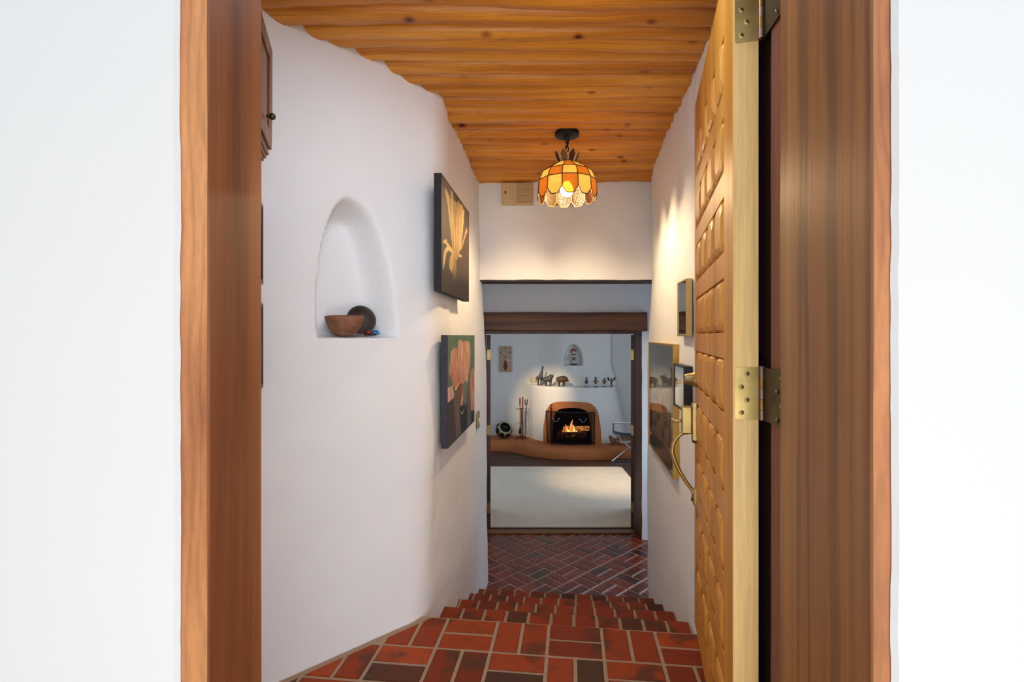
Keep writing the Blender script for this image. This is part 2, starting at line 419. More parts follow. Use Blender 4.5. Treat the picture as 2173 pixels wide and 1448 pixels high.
# right wall
def rw(y, z): return .5086+.125*y+.03*sm(.9, 1.6, z)*sm(3.2, 3.8, y)
bm = bmesh.new()
def frw(s, t):
    z = lerp(-.8, 2.36, t)
    if s < .93:
        y = lerp(1.19, 3.70, s/.93); x = rw(y, z)
    else:
        a = (s-.93)/.07; y = 3.70+.09*math.sin(a*PI/2); x = rw(3.70, z)+.012+(1-math.cos(a*PI/2))*.10
    p = Vector((x, y, z)); x += .009*noise.noise(p*2.3+Vector((5, 5, 5)))+.003*noise.noise(p*9)+.008*noise.noise(p*14)*sm(2.12, 2.28, z)
    return Vector((x, y, z))
grid(bm, 170, 150, frw); struct(link('wall_right', bm, M['plaster'], smooth=50))
struct(link('wall_hall_near_right', bx(1.07, 2.4, 3.70, 3.80, -.8, 2.2), M['plaster']))

# header wall over the stair foot with its dark timber underside
bm = bmesh.new()
def fhd(s, t):
    x = lerp(-.34, 1.12, s); z = lerp(1.545, 2.36, t); y = 3.80+.03*(1-sm(0, .10, t))*-.15
    p = Vector((x, y, z)); return Vector((x, y+.008*noise.noise(p*3), z+(.003*noise.noise(p*12) if t == 0 else 0)))
grid(bm, 80, 40, fhd); 
struct(link('wall_header', bm, M['plaster'], smooth=True))
struct(link('wall_header_back', bx(-.34, 1.15, 3.84, 4.0, 1.56, 2.36), M['plaster']))
struct(link('trim_6', bx(-.34, 1.12, 3.802, 4.0, 1.535, 1.565), M['dark']))

# ceiling: peeled poles side by side
ceil = struct(link('ceiling', bx(-1.2, 1.3, .95, 3.85, 2.335, 2.42), M['dark']), 'ceiling of peeled honey coloured poles')
y = 1.05; k = 0; prev = None
while y < 3.84:
    pitch = R.uniform(.060, .112); r0 = pitch*.525
    bm = bmesh.new(); ph = R.uniform(0, 50); tilt = R.uniform(-.012, .012); cz = 2.256+r0+R.uniform(-.004, .014)
    n, seg = 64, 18; rings = []
    big = R.choice((0, 0, .12, -.1))
    for i in range(n+1):
        x = lerp(-1.15, 1.22, i/n)
        a = noise.noise(Vector((x*1.4, ph, 0))); b = noise.noise(Vector((x*3.2, ph, 9))); c = noise.noise(Vector((x*9, ph, 4)))
        rr = r0*(1+.16*a+.08*c+big*x*.3); yc = y+.019*a+.009*b+tilt*x; zc = cz+.005*b
        rings.append([bm.verts.new((x, yc+rr*1.03*math.cos(q)*(1+.03*noise.noise(Vector((x*5, q, ph)))), zc+rr*math.sin(q))) for q in [2*PI*j/seg for j in range(seg)]])
    for a_, b_ in zip(rings, rings[1:]):
        for j in range(seg): bm.faces.new((a_[j], a_[(j+1) % seg], b_[(j+1) % seg], b_[j]))
    bm.faces.new(rings[0][::-1]); bm.faces.new(rings[-1])
    link('ceiling_pole', bm, M['log'], ceil, smooth=60)
    y += pitch; k += 1

# ------------------------------------------------------------------ brick floors
O2 = Vector((.187, 2.026)); TS = math.radians(6.6); U = Vector((math.cos(TS), -math.sin(TS))); V = Vector((math.sin(TS), math.cos(TS)))
def clip(poly, p, n):
    out = []
    for i in range(len(poly)):
        a, b = poly[i], poly[(i+1) % len(poly)]; da, db = (a-p).dot(n), (b-p).dot(n)
        if da >= 0: out.append(a)
        if (da >= 0) != (db >= 0): out.append(a.lerp(b, da/(da-db)))
    return out
def shrink(poly, d):
    c = sum(poly, Vector((0, 0)))/len(poly)
    n = len(poly); out = []
    for i in range(n):
        a, b, e = poly[i-1], poly[i], poly[(i+1) % n]
        d1 = (b-a).normalized(); d2 = (e-b).normalized(); n1 = Vector((-d1.y, d1.x)); n2 = Vector((-d2.y, d2.x))
        m = n1+n2
        if m.length < .3: return None
        m = m/(m.length**2)*2; out.append(b+m*d)
    return out
REDS = [C(134, 52, 20), C(124, 46, 18), C(146, 60, 20), C(114, 42, 18), C(138, 54, 20), C(128, 49, 14), C(82, 42, 28), C(66, 42, 32)]
def brick(bm, col, poly, z, cc, depth=.03, rnd=.004):
    area = sum(poly[i].x*poly[(i+1) % len(poly)].y-poly[(i+1) % len(poly)].x*poly[i].y for i in range(len(poly)))/2
    if abs(area) < 6e-4: return
    if area < 0: poly = poly[::-1]
    ins = shrink(poly, rnd) if len(poly) < 6 else None
    if not ins: ins = poly
    z += R.uniform(-.0012, .0012)
    top = [bm.verts.new((p.x, p.y, z)) for p in ins]; mid = [bm.verts.new((p.x, p.y, z-rnd*.8)) for p in poly]
    bot = [bm.verts.new((p.x, p.y, z-depth)) for p in poly]
    fs = [bm.faces.new(top)]; n = len(poly)
    for i in range(n):
        j = (i+1) % n
        fs.append(bm.faces.new((mid[i], mid[j], top[j], top[i]))); fs.append(bm.faces.new((bot[i], bot[j], mid[j], mid[i])))
    for f in fs:
        for l in f.loops: l[col] = cc
def pick(dark=.1):
    c = R.choice(REDS[-2:]) if R.random() < dark else R.choice(REDS[:6]); k = R.uniform(.88, 1.12)
    return (c[0]*k, c[1]*k, c[2]*k, 1)
def weave(name, o, e1, e2, mod, rng, z, planes, mat, groutmat, gap, base_poly, zb, par=1):
    bm = bmesh.new(); col = bm.loops.layers.float_color.new('Col')
    for i in range(rng[0], rng[1]):
        for j in range(rng[2], rng[3]):
            cell = o+e1*(i*mod)+e2*(j*mod); vert = (i+j) % 2 == par
            for h in (0, 1):
                if vert: a0, a1, b0, b1 = h*mod/2, (h+1)*mod/2, 0, mod
                else: a0, a1, b0, b1 = 0, mod, h*mod/2, (h+1)*mod/2
                g = gap/2; q = [cell+e1*a+e2*b for a, b in ((a0+g, b0+g), (a1-g, b0+g), (a1-g, b1-g), (a0+g, b1-g))]
                for p, n in planes:
                    if q: q = clip(q, p, n)
                if len(q) >= 3: brick(bm, col, q, z, pick(.10))
    o_ = link(name, bm, mat, smooth=30)
    g = bmesh.new(); prism(g, base_poly, zb, z-.004)
    gg = link('grout', g, groutmat, o_)
    return struct(o_)
# entry landing: planes = riser line and the foot of the diagonal wall
dn = Vector((.69, -.724)).normalized()
planes = [(O2, -V), (Vector((-.775, 1.689))+dn*.028, dn), (Vector((.60, .9)), Vector((-1, .125)).normalized())]
planes[2] = (Vector((.5086+.125*1.5-.012, 1.5)), Vector((-1, .125)).normalized())
weave('floor_entry', O2+U*(-.243)+V*(-.2015), U, V, .2015, (-6, 6, -6, 1), 0, planes, M['brick'], M['grout'], .0125,
      [(-.95, .95), (.80, .95), tuple(O2+U*.60), tuple(O2+U*-1.1), (-.95, 1.6)], -.12, 0)
# stair treads
stairs = struct(thing('stairs', 'flight of low red brick steps going down', 'stairs', (O2.x, O2.y, 0)))
del stairs['category']
RS, TR = .15, .367
for k in range(1, 5):
    z = -k*RS; v0, v1 = (k-1)*TR-.02, k*TR
    bm = bmesh.new(); col = bm.loops.layers.float_color.new('Col')
    off = -.0433+R.uniform(-.004, .004)+(k-1)*.004
    lx = -.75; i0 = int((lx-off)/.1025)
    for i in range(i0, 8):
        a0, a1 = off+i*.1025+.0055, off+(i+1)*.1025-.0055
        jit = R.uniform(-.003, .003)
        cc = pick(.16)
        for b0, b1, nose in ((v1-.203, v1+jit+.004, 1), (v0, v1-.215, 0)):
            q = [O2+U*a+V*b for a, b in ((a0, b0), (a1, b0), (a1, b1), (a0, b1))]
            if nose:   # rounded nose
                nb = 4; rn = .016
                vs = []
                prof = [(b0, 0), (b1-rn, 0)]+[(b1-rn+rn*math.sin(t*PI/2/nb), -rn+rn*math.cos(t*PI/2/nb)) for t in range(1, nb+1)]+[(b1, -.055), (b0, -.055)]
                L = [bm.verts.new((*(O2+U*(a0+(.003 if m < 2 else .001))+V*b), z+dz)) for m, (b, dz) in enumerate(prof)]
                Rr = [bm.verts.new((*(O2+U*(a1-(.003 if m < 2 else .001))+V*b), z+dz)) for m, (b, dz) in enumerate(prof)]
                fs = [bm.faces.new(L), bm.faces.new(Rr[::-1])]
                for m in range(len(L)): fs.append(bm.faces.new((L[m], L[(m+1) % len(L)], Rr[(m+1) % len(L)], Rr[m])))
                for f in fs:
                    for l in f.loops: l[col] = cc
            else: brick(bm, col, q, z, pick(.1))
    s_ = link('step', bm, M['brick'], stairs, smooth=30)
    g = bmesh.new()
    A = [O2+U*-.8+V*v0, O2+U*.9+V*v0, O2+U*.9+V*(v1-.003), O2+U*-.8+V*(v1-.003)]
    prism(g, [tuple(p) for p in A], z-.045, z-.005); link('grout', g, M['grout'], s_)
    g = bmesh.new(); A = [O2+U*-.8+V*v0, O2+U*.9+V*v0, O2+U*.9+V*(v1-.02), O2+U*-.8+V*(v1-.02)]
    prism(g, [tuple(p) for p in A], z-.16, z-.046); link('riser', g, M['riser'], s_)
localize(stairs)
# lower hall
ZL = -.75; a45 = math.radians(43.7); e1 = Vector((math.cos(a45), math.sin(a45))); e2 = Vector((-math.sin(a45), math.cos(a45)))
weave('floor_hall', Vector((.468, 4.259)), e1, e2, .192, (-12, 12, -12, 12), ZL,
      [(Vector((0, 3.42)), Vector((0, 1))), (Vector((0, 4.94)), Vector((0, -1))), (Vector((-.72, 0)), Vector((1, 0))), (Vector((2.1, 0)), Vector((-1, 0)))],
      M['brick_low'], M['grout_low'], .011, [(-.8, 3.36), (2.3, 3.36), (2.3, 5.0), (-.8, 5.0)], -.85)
struct(link('wall_hall_right', bx(2.28, 2.4, 3.8, 4.8, -.8, 2.05), M['plaster']))
struct(link('wall_hall_left', bx(-.92, -.8, 3.9, 4.8, -.8, 2.05), M['plaster']))
struct(link('ceiling_hall', bx(-.92, 2.4, 3.95, 5.0, 2.0, 2.1), M['plaster']))

# end wall with low double doorway
ZH = CZ+.022
struct(link('wall_end_top', bx(-.8, 2.4, 4.80, 5.0, ZH+.03, 2.0), M['plaster']))
struct(link('wall_end_left', bx(-.8, -.305, 4.79, 5.0, -.8, ZH+.03), M['plaster']))
bm = bmesh.new()
def few(s, t):
    z = lerp(ZL-.02, ZH+.03, t); x = lerp(1.197, 2.4, s**2)
    return Vector((x+(.006*noise.noise(Vector((0, 0, z*6))) if s < .2 else 0), 4.77+.02*(s == 0), z))
grid(bm, 20, 60, few); struct(link('wall_end_right', bm, M['plaster'], smooth=30))
bm = bmesh.new()
def lintel(i, n=60):
    x = lerp(-.31, 1.245, i/n); a = noise.noise(Vector((x*2.5, 3, 0))); b = noise.noise(Vector((x*3, 8, 0)))
    return x, CZ+.222+.006*a, CZ+.048+.006*b
prev = None
for i in range(61):
    x, zt, zb = lintel(i); ring = [(4.752, zb+.008), (4.748, (zt+zb)/2), (4.755, zt-.008), (4.77, zt), (4.9, zt), (4.9, zb), (4.77, zb)]
    vs = [bm.verts.new((x, q, zz)) for q, zz in ring]
    if prev:
        for k in range(7): bm.faces.new((prev[k], prev[(k+1) % 7], vs[(k+1) % 7], vs[k]))
    else: bm.faces.new(vs)
    prev = vs
bm.faces.new(prev[::-1]); struct(link('trim_7', bm, M['beam'], smooth=40))
struct(link('trim_8', bx(-.26, 1.20, 4.775, 4.99, ZH, ZH+.027), M['jamb'], bevel=.003))
M['post_in'] = M['jamb']
struct(link('trim_9', bx(-.305, -.252, 4.78, 4.99, ZL, ZH), M['jamb'], bevel=.004))
bm = bmesh.new(); prism(bm, [(1.194, 4.775), (1.24, 4.775), (1.24, 4.99), (1.174, 4.99)], ZL, ZH); struct(link('trim_10', bm, M['jamb'], bevel=.004))
struct(link('trim_11', bx(-.25, 1.172, 4.91, 5.0, ZL, ZL+.016), M['thresh'], bevel=.006))
# two door leaves folded back into the living room
def leaf(name, hx, hy, d, thick, label, sidesign, edge_w):
    d = Vector(d).normalized(); nrm = Vector((-d.y, d.x))*sidesign
    o = struct(thing(name, label, 'door', (hx, hy, ZL))); del o['category']
    ww = .62; z0, z1 = ZL+.02, ZH-.008
    P = lambda a, b: (hx+d.x*a+nrm.x*b, hy+d.y*a+nrm.y*b)
    bm = bmesh.new(); prism(bm, [P(0, 0), P(ww, 0), P(ww, thick), P(0, thick)], z0, z1); link('panel', bm, M['jamb'], o, bevel=.003)
    for zc in (CZ-.14*1.0+.0, CZ-.87, CZ-1.62):
        zc = zc-.04
        bm = bmesh.new(); prism(bm, [P(-.002, .003), P(-.002, thick-.002), P(-.006, thick-.002), P(-.006, .003)], zc-.05, zc+.05)
        for dz in (-.03, 0, .03):
            ball(bm, (*P(-.006, thick*.55), zc+dz), .0035, seg=8)
        tube(bm, [(*P(-.008, -.002), zc-.052), (*P(-.008, -.002), zc+.052)], .005, 8)
        link('hinge', bm, M['brass'], o, smooth=40)
    localize(o); return o
leaf('door_2', -.243, 5.005, (-.14, 1), .036, 'left brown door leaf folded back into the fireplace room', -1, 0)
leaf('door_3', 1.181, 5.005, (.33, 1), .030, 'right brown door leaf folded back into the fireplace room', 1, 0)

# ------------------------------------------------------------------ living room shell
YB = 8.93
struct(link('floor_living_room', bx(-2.0, 2.8, 5.0, YB+.05, -.85, ZL-.002), M['roomfloor']))
struct(link('wall_living_back', bx(-2.0, 2.8, YB, YB+.1, -.8, 2.2), M['plaster_room']))
struct(link('wall_living_left', bx(-2.1, -2.0, 5.0, YB, -.8, 2.2), M['plaster_room']))
struct(link('wall_living_right', bx(2.8, 2.9, 5.0, YB, -.8, 2.2), M['plaster_room']))
struct(link('ceiling_living_room', bx(-2.0, 2.8, 5.0, YB, 1.9, 2.0), M['plaster_room']))
bm = bmesh.new()
box(bm, -2.0, -.31, 5.0, 5.06, -.8, 1.9); box(bm, 1.25, 2.8, 5.0, 5.06, -.8, 1.9); box(bm, -.31, 1.25, 5.0, 5.06, ZH+.03, 1.9)
struct(link('wall_living_near', bm, M['plaster_room']))
bm = bmesh.new()
cp = [(-1.7, 5.07), (1.56, 5.07), (1.565, 7.33), (1.53, 7.38), (-1.7, 7.40)]
prism(bm, cp, ZL, ZL+.02); tag(link('carpet', bm, M['carpet'], bevel=.006), 'large cream carpet covering the floor before the fireplace', 'carpet')

# hearth bench, one rounded adobe ledge along the wall
ZB = ZL+.168
bx_ = [-1.98, -.60, -.351, -.012, .24, .502, .918, 1.24, 1.58, 1.81, 2.2, 2.78]
by_ = [8.48, 8.47, 8.465, 8.417, 8.12, 7.95, 7.84, 7.835, 7.89, 7.95, 8.0, 8.02]
def bfront(x):   # smoothed
    return sum(interp(bx_, by_, x+d) for d in (-.12, -.06, 0, .06, .12))/5
bm = bmesh.new()
prof = [(0, 0), (-.01, .05), (.0, .11), (.02, .145), (.05, .163), (.10, .168)]
xs = [lerp(-1.98, 2.78, i/160) for i in range(161)]; prev = None
for x in xs:
    yf = bfront(x); vs = [bm.verts.new((x, yf+dy+.004*noise.noise(Vector((x*3, dz*9, 0))), ZL+dz)) for dy, dz in prof]
    vs.append(bm.verts.new((x, YB-.006, ZB)))
    if prev:
        for k in range(len(vs)-1): bm.faces.new((prev[k], prev[k+1], vs[k+1], vs[k]))
    prev = vs
hearth = tag(link('hearth_bench', bm, M['adobe'], smooth=60), 'low rounded terracotta coloured adobe hearth ledge along the back wall', 'hearth')

# fireplace body
YB -= .004
fx = [.24, .30, .397, .513, .70, .969, 1.20, 1.43, 1.572, 1.70, 1.78]
fy = [8.92, 8.72, 8.54, 8.41, 8.30, 8.25, 8.235, 8.24, 8.29, 8.44, 8.92]
def ff(x):
    return sum(interp(fx, fy, min(1.78, max(.24, x+d))) for d in (-.05, -.025, 0, .025, .05))/5
ZM = CZ-.822
fire = thing('fireplace', 'white rounded adobe fireplace with brown painted arch around the fire', 'fireplace', (.99, 8.4, ZB))
def W(px, py, Y): return ((px-1086.5)/F*Y, CZ-(py-714)/F*Y)
outer = [W(*p, 8.25) for p in ((1153.6, 946), (1154.5, 908), (1158, 885), (1162, 871), (1167, 862), (1174, 856.5), (1183, 853.7), (1208, 852.5), (1230, 853), (1247, 854.4), (1255, 857.5), (1261, 862), (1267, 871), (1270, 880.6), (1274.4, 908), (1277, 946))]
inner = [W(*p, 8.25) for p in ((1173, 946), (1173.5, 915), (1175, 893), (1177.5, 880), (1181, 874), (1187, 870), (1196, 867.5), (1210, 866), (1225, 866.5), (1234, 868), (1241, 870.5), (1247, 875), (1250.5, 882), (1252.5, 896), (1256, 916), (1258, 946))]
def inside(poly, x, y):
    c = False; n = len(poly)
    for i in range(n):
        (x1, y1), (x2, y2) = poly[i], poly[i-1]
        if (y1 > y) != (y2 > y) and x < (x2-x1)*(y-y1)/(y2-y1)+x1: c = not c
    return c
midc = [((a[0]+b[0])/2, (a[1]+b[1])/2) for a, b in zip(outer, inner)]
bm = bmesh.new(); nx, nz = 130, 70
ux = [.2405+1.539*(0.5-0.5*math.cos(PI*i/nx)) for i in range(nx+1)]
gz = []
for i, x in enumerate(ux):
    colv = []
    for j in range(nz+1):
        z = lerp(ZB-.01, ZM-.012, j/nz); colv.append(bm.verts.new((x+.20*sm(1.42, 1.78, x)*(1-j/nz)**.8, ff(x)+.004*noise.noise(Vector((x*3, 0, z*3))), z)))
    colv.append(bm.verts.new((x, ff(x)+.006, ZM-.002))); colv.append(bm.verts.new((x, ff(x)+.02, ZM))); colv.append(bm.verts.new((x, YB, ZM)))
    gz.append(colv)
for i in range(nx):
    for j in range(nz+3):
        c = [(gz[i][j].co+gz[i+1][j+1].co)/2][0]
        if j < nz and inside(midc, c.x, c.z): continue
        bm.faces.new((gz[i][j], gz[i+1][j], gz[i+1][j+1], gz[i][j+1]))
link('body', bm, M['plaster_room'], fire, smooth=60)
bm = bmesh.new()
def ring(s, t):
    k = s*(len(outer)-1); i = min(int(k), len(outer)-2); f = k-i
    o_ = Vector(outer[i]).lerp(Vector(outer[i+1]), f); n_ = Vector(inner[i]).lerp(Vector(inner[i+1]), f)
    p = o_.lerp(n_, min(1, t*1.25)); back = 0 if t < .8 else (t-.8)*5*.09
    return Vector((p.x, ff(p.x)-.006+back, p.y))
grid(bm, 90, 15, ring); link('surround', bm, M['adobe'], fire, smooth=60)['label'] = 'brown painted arch'
bm = bmesh.new()
x0, x1 = inner[0][0]-.03, inner[-1][0]+.03
for q in ((x0, x0-.001, 8.26, 8.75), (x1, x1+.001, 8.26, 8.75)): box(bm, q[0], q[1], q[2], q[3], ZB, .02)
box(bm, x0, x1, 8.75, 8.76, ZB, .02); box(bm, x0, x1, 8.32, 8.75, .02, .03); box(bm, x0, x1, 8.2, 8.75, ZB+.001, ZB+.006)
link('firebox', bm, M['soot'], fire)
# chimney breast, receding and rounded, with a small arched niche
bm = bmesh.new()
NXC, NZB, NZH, NHW = W(1217, 775, 8.7)[0], W(1217, 775.5, 8.68)[1], .345, .155
def breast(s, t):
    x = lerp(.42, 1.80, s); z = lerp(ZM-.005, 1.895, t)
    e = sm(.40, .95, x)*(1-sm(1.64, 1.76, x)); flare = .10*(1-sm(0, .35, z-ZM))
    y = YB+.010-.25*e-flare*sm(.35, .7, x)*(1-sm(1.6, 1.8, x))*.3; xo = .10*sm(1.45, 1.76, x)*(1-sm(0, .4, z-ZM))
    if NZB-.01 < z < NZB+NZH+.03:
        q = max(0, min(1, (z-NZB)/NZH)); wd = NHW*math.sqrt(max(0, 1-q**2.6))
        y += .14*sm(-.01, .02, wd-abs(x-NXC))*sm(-.004, .004, z-NZB)
    return Vector((x+xo, y, z))
grid(bm, 140, 150, breast); link('chimney_breast', bm, M['plaster_room'], fire, smooth=60)
localize(fire)

# fire: grate, logs, flames
t_ = thing('fire_grate', 'black iron grate holding the burning logs in the firebox', 'grate', (.97, 8.45, ZB))
for xx in (.78, .88, .98, 1.08, 1.18):
    link('bar', tb([(xx, 8.31, ZB+.09), (xx, 8.33, ZB+.05), (xx, 8.6, ZB+.05)], .008, 8), M['iron'], t_)
for yy in (8.38, 8.56): link('rail', tb([(.74, yy, ZB+.045), (1.22, yy, ZB+.045)], .008, 8), M['iron'], t_)
for xx in (.78, 1.18):
    for yy in (8.38, 8.56): link('leg', tb([(xx, yy, ZB+.006), (xx, yy, ZB+.045)], .008, 8), M['iron'], t_)
localize(t_)
def logobj(a, b, r, mat, label):
    bm = bmesh.new(); a, b = Vector(a), Vector(b)
    pts = [a.lerp(b, i/14) for i in range(15)]
    tube(bm, pts, [r*(1+.12*noise.noise(p*9)) for p in pts], 14)
    for v in bm.verts: v.co += noise.noise_vector(v.co*30)*.006
    return tag(link('firewood_log', bm, mat, smooth=50), label, 'log', 'burning logs in the fireplace')
logobj((.72, 8.39, ZB+.114), (1.20, 8.395, ZB+.112), .045, M['ember'], 'front charred log glowing on the fire grate')
logobj((.76, 8.53, ZB+.114), (1.24, 8.525, ZB+.114), .045, M['ash'], 'rear dark log lying across the fire grate')
logobj((.84, 8.47, ZB+.20), (1.26, 8.455, ZB+.205), .038, ember('glowing_log', 1.3, .40), 'upper orange glowing log at right of the flames')
def flame(x, y, z, h, wd, seed, mat, label):
    bm = bmesh.new(); n = 12; pts = []; rr = []
    for i in range(n+1):
        t = i/n; pts.append((x+wd*.6*math.sin(t*4+seed)*t, y+.01*math.cos(seed+t*3), z+h*t))
        rr.append(max(.0015, wd*(math.sin(min(1, t*1.6+.25)*PI*.5))*(1-t)**.8))
    tube(bm, pts, rr, 10); o = link('flame', bm, mat, smooth=True); return tag(o, label, 'flame', 'flames in the fireplace')
for i, (px, py, hh, ww_, mt) in enumerate(((1201, 921, .19, .030, 'flame_o'), (1204.5, 920, .14, .024, 'flame'), (1213, 921, .27, .045, 'flame_o'), (1212, 921, .22, .034, 'flame'), (1218, 921, .17, .028, 'flame'), (1208, 922, .10, .03, 'flame'), (1224, 922, .07, .03, 'flame'), (1216, 924, .06, .05, 'flame'), (1196, 922, .08, .022, 'flame_o'), (1232, 923, .05, .02, 'flame_o'))):
    x, z = W(px, py, 8.42)
    flame(x, 8.41+.008*i, z, hh*.86, ww_*.9, i*1.7, M[mt], ('orange' if mt == 'flame_o' else 'yellow')+' flame among the logs behind the mesh screen')
    
# fire screen
scr = thing('fire_screen', 'black framed mesh screen with two handles before the fire', 'fire screen', (.97, 8.1, ZB))
TL, TRc, BR, BL = W(1159.3, 873.3, 8.14), W(1263, 877, 8.10), W(1263, 945, 8.06), W(1162.7, 941, 8.10)
def scp(s, t, off=0):
    a = Vector(BL).lerp(Vector(BR), s); b = Vector(TL).lerp(Vector(TRc), s); p = a.lerp(b, t)
    return Vector((p.x, 8.15-.09*math.sin(PI*s)+.02*t+off, max(p.y, ZB+.008)))
bm = bmesh.new(); grid(bm, 30, 8, lambda s, t: scp(s, t)); link('mesh_panel', bm, M['mesh'], scr, smooth=True)
for nm, pts in (('top_rail', [scp(i/16, 1) for i in range(17)]), ('bottom_rail', [scp(i/16, 0) for i in range(17)]), ('side_rail', [scp(0, 0), scp(0, 1)]), ('side_rail', [scp(1, 0), scp(1, 1)]),
                ('inner_rail', [scp(.08, 0), scp(.08, .93)]), ('inner_rail', [scp(.93, 0), scp(.93, .93)])):
    link(nm, tb(pts,   .010 if nm != 'inner_rail' else .005, 8), M['iron'], scr, smooth=40)
for s0 in (.18, .74):
    bm = bmesh.new(); a, b = scp(s0-.065, .80, -.03), scp(s0+.075, .80, -.03)
    tube(bm, [a, a+Vector((.02, -.005, -.015)), a+Vector((.028, -.01, -.045)), b+Vector((-.028, -.01, -.045)), b+Vector((-.02, -.005, -.015)), b], .0045, 8)
    ball(bm, a, .012); ball(bm, b, .012); tube(bm, [a, a+Vector((0, .03, 0))], .004, 6); tube(bm, [b, b+Vector((0, .03, 0))], .004, 6)
    link('handle', bm, M['steel'], scr, smooth=50)
localize(scr)
# ------------------------------------------------------------------ homography for artwork
def homog(q):
    """unit square (0,0)=TL,(1,0)=TR,(1,1)=BR,(0,1)=BL to quad q"""
    (x0, y0), (x1, y1), (x2, y2), (x3, y3) = q
    dx1, dx2, dx3 = x1-x2, x3-x2, x0-x1+x2-x3; dy1, dy2, dy3 = y1-y2, y3-y2, y0-y1+y2-y3
    D = dx1*dy2-dx2*dy1; g = (dx3*dy2-dx2*dy3)/D; h = (dx1*dy3-dx3*dy1)/D
    a, b, c, d, e, f = x1-x0+g*x1, x3-x0+h*x3, x0, y1-y0+g*y1, y3-y0+h*y3, y0
    return lambda u, v: ((a*u+b*v+c)/(g*u+h*v+1), (d*u+e*v+f)/(g*u+h*v+1))
def art(name, Mx, wd, ht, fn, nu, nv, mat, parent, off=0):
    """flat picture: local x right, z up, y into the wall; colours from fn(u, v) with v down"""
    bm = bmesh.new(); col = bm.loops.layers.float_color.new('Col')
    g = [[bm.verts.new(Mx @ Vector((wd*i/nu, off, ht*(1-j/nv)))) for j in range(nv+1)] for i in range(nu+1)]
    cc = [[fn(i/nu, j/nv) for j in range(nv+1)] for i in range(nu+1)]
    for i in range(nu):
        for j in range(nv):
            f = bm.faces.new((g[i][j], g[i][j+1], g[i+1][j+1], g[i+1][j]))
            for l, (a, b) in zip(f.loops, ((i, j), (i, j+1), (i+1, j+1), (i+1, j))):
                c = cc[a][b]; l[col] = (*[min(.92, q*BR) for q in c[:3]], 1)
    return link(name, bm, mat, parent)
def frameM(p, d, z):
    """matrix at bottom-left front corner: x along d, y away from the viewer, z up"""
    d = Vector(d).normalized(); return Matrix(((d.x, -d.y, 0, p[0]), (d.y, d.x, 0, p[1]), (0, 0, 1, z), (0, 0, 0, 1)))
BR = .92
def mul(c, k): return (c[0]*k, c[1]*k, c[2]*k)
def mixc(a, b, t): return tuple(lerp(a[i], b[i], t) for i in range(3))
def nz(*a): return noise.noise(Vector(a))
# upper flower painting
Hd = homog(((102, 80), (380, 480), (350, 1358), (83, 1252)))
P_bloom = [(200,860),(180,640),(158,400),(140,300),(136,228),(165,290),(190,360),(200,330),(196,240),(215,290),(225,380),(232,345),(245,390),(262,380),(278,355),(290,410),(310,400),(318,455),(330,460),(322,580),(300,760),(285,850),(262,900),(290,915),(294,938),(258,930),(240,965),(215,955),(200,905)]
P_l = [(108,775),(140,758),(150,790),(200,860),(212,915),(165,870),(130,800),(110,802)]
P_c = [(150,830),(167,865),(140,890),(125,960),(108,1052),(102,1040),(108,930),(122,860)]
P_d = [(185,905),(212,905),(207,1000),(188,1088),(163,1030),(168,960)]
P_s = [(203,930),(238,930),(230,1180),(196,1180)]
P_r = [(285,850),(330,700),(345,648),(358,650),(356,690),(340,715),(312,800),(292,860)]
def paint_daffodil(u, v):
    x, y = Hd(u, v); x += 3*nz(x*.1, y*.03, 2); bgc = mixc(C(74, 58, 48), C(40, 32, 30), sm(.70, .85, v))
    c = bgc
    if inside(P_s, x, y): c = mixc(C(140, 112, 72), bgc, sm(1000, 1190, y))
    if inside(P_bloom, x, y):
        k = nz(u*26, v*2.5, 1)+.5*nz(u*60, v*5, 3); c = mixc(C(170, 130, 72), C(214, 184, 124), max(0, min(1, .5+k)))
        c = mul(c, .72) if nz(u*70, v*4, 11) < -.22 else c
        c = mixc(c, C(120, 96, 58), .7*sm(700, 950, y)*(1-min(1, abs(x-238)/55)))
    if inside(P_r, x, y): c = C(186, 146, 104)
    if inside(P_d, x, y): c = mixc(C(150, 116, 62), C(205, 172, 110), .5+.5*nz(u*40, v*6, 5))
    if inside(P_l, x, y): c = C(208, 176, 112)
    if inside(P_c, x, y): c = C(216, 184, 118)
    return c
Hl = homog(((103, 115), (398, 118), (403, 1063), (95, 1368)))
Q = [([(95,850),(165,790),(190,830),(235,930),(200,1250),(60,1400),(60,850)], C(66, 62, 62)), ([(165,790),(235,880),(250,1170),(195,1260)], C(104, 90, 80)),
     ([(230,900),(300,870),(320,900),(320,1150),(262,1205),(245,1170)], C(30, 38, 38)), ([(320,700),(362,640),(358,1115),(320,1150)], C(92, 92, 84)),
     ([(345,600),(375,455),(400,500),(410,940),(362,940),(345,680)], C(182, 126, 112)), ([(362,940),(410,940),(410,1080),(360,1110)], C(34, 50, 44)),
     ([(85,690),(150,655),(172,760),(160,800),(85,855)], C(206, 168, 158)),
     ([(110,520),(130,400),(140,290),(175,245),(205,260),(215,190),(240,158),(265,195),(300,175),(345,188),(352,300),(350,440),(320,640),(290,600),(265,880),(240,880),(185,700),(150,620)], C(204, 150, 124)),
     ([(175,700),(225,630),(265,640),(262,720),(240,880),(200,780)], C(120, 82, 62)), ([(270,640),(312,620),(320,700),(300,870),(270,830)], C(104, 120, 96)),
     ([(178,700),(200,665),(228,622),(232,636),(205,680),(192,715)], C(226, 190, 140)), ([(225,925),(262,965),(285,905),(268,980),(258,985),(235,935)], C(170, 170, 140))]
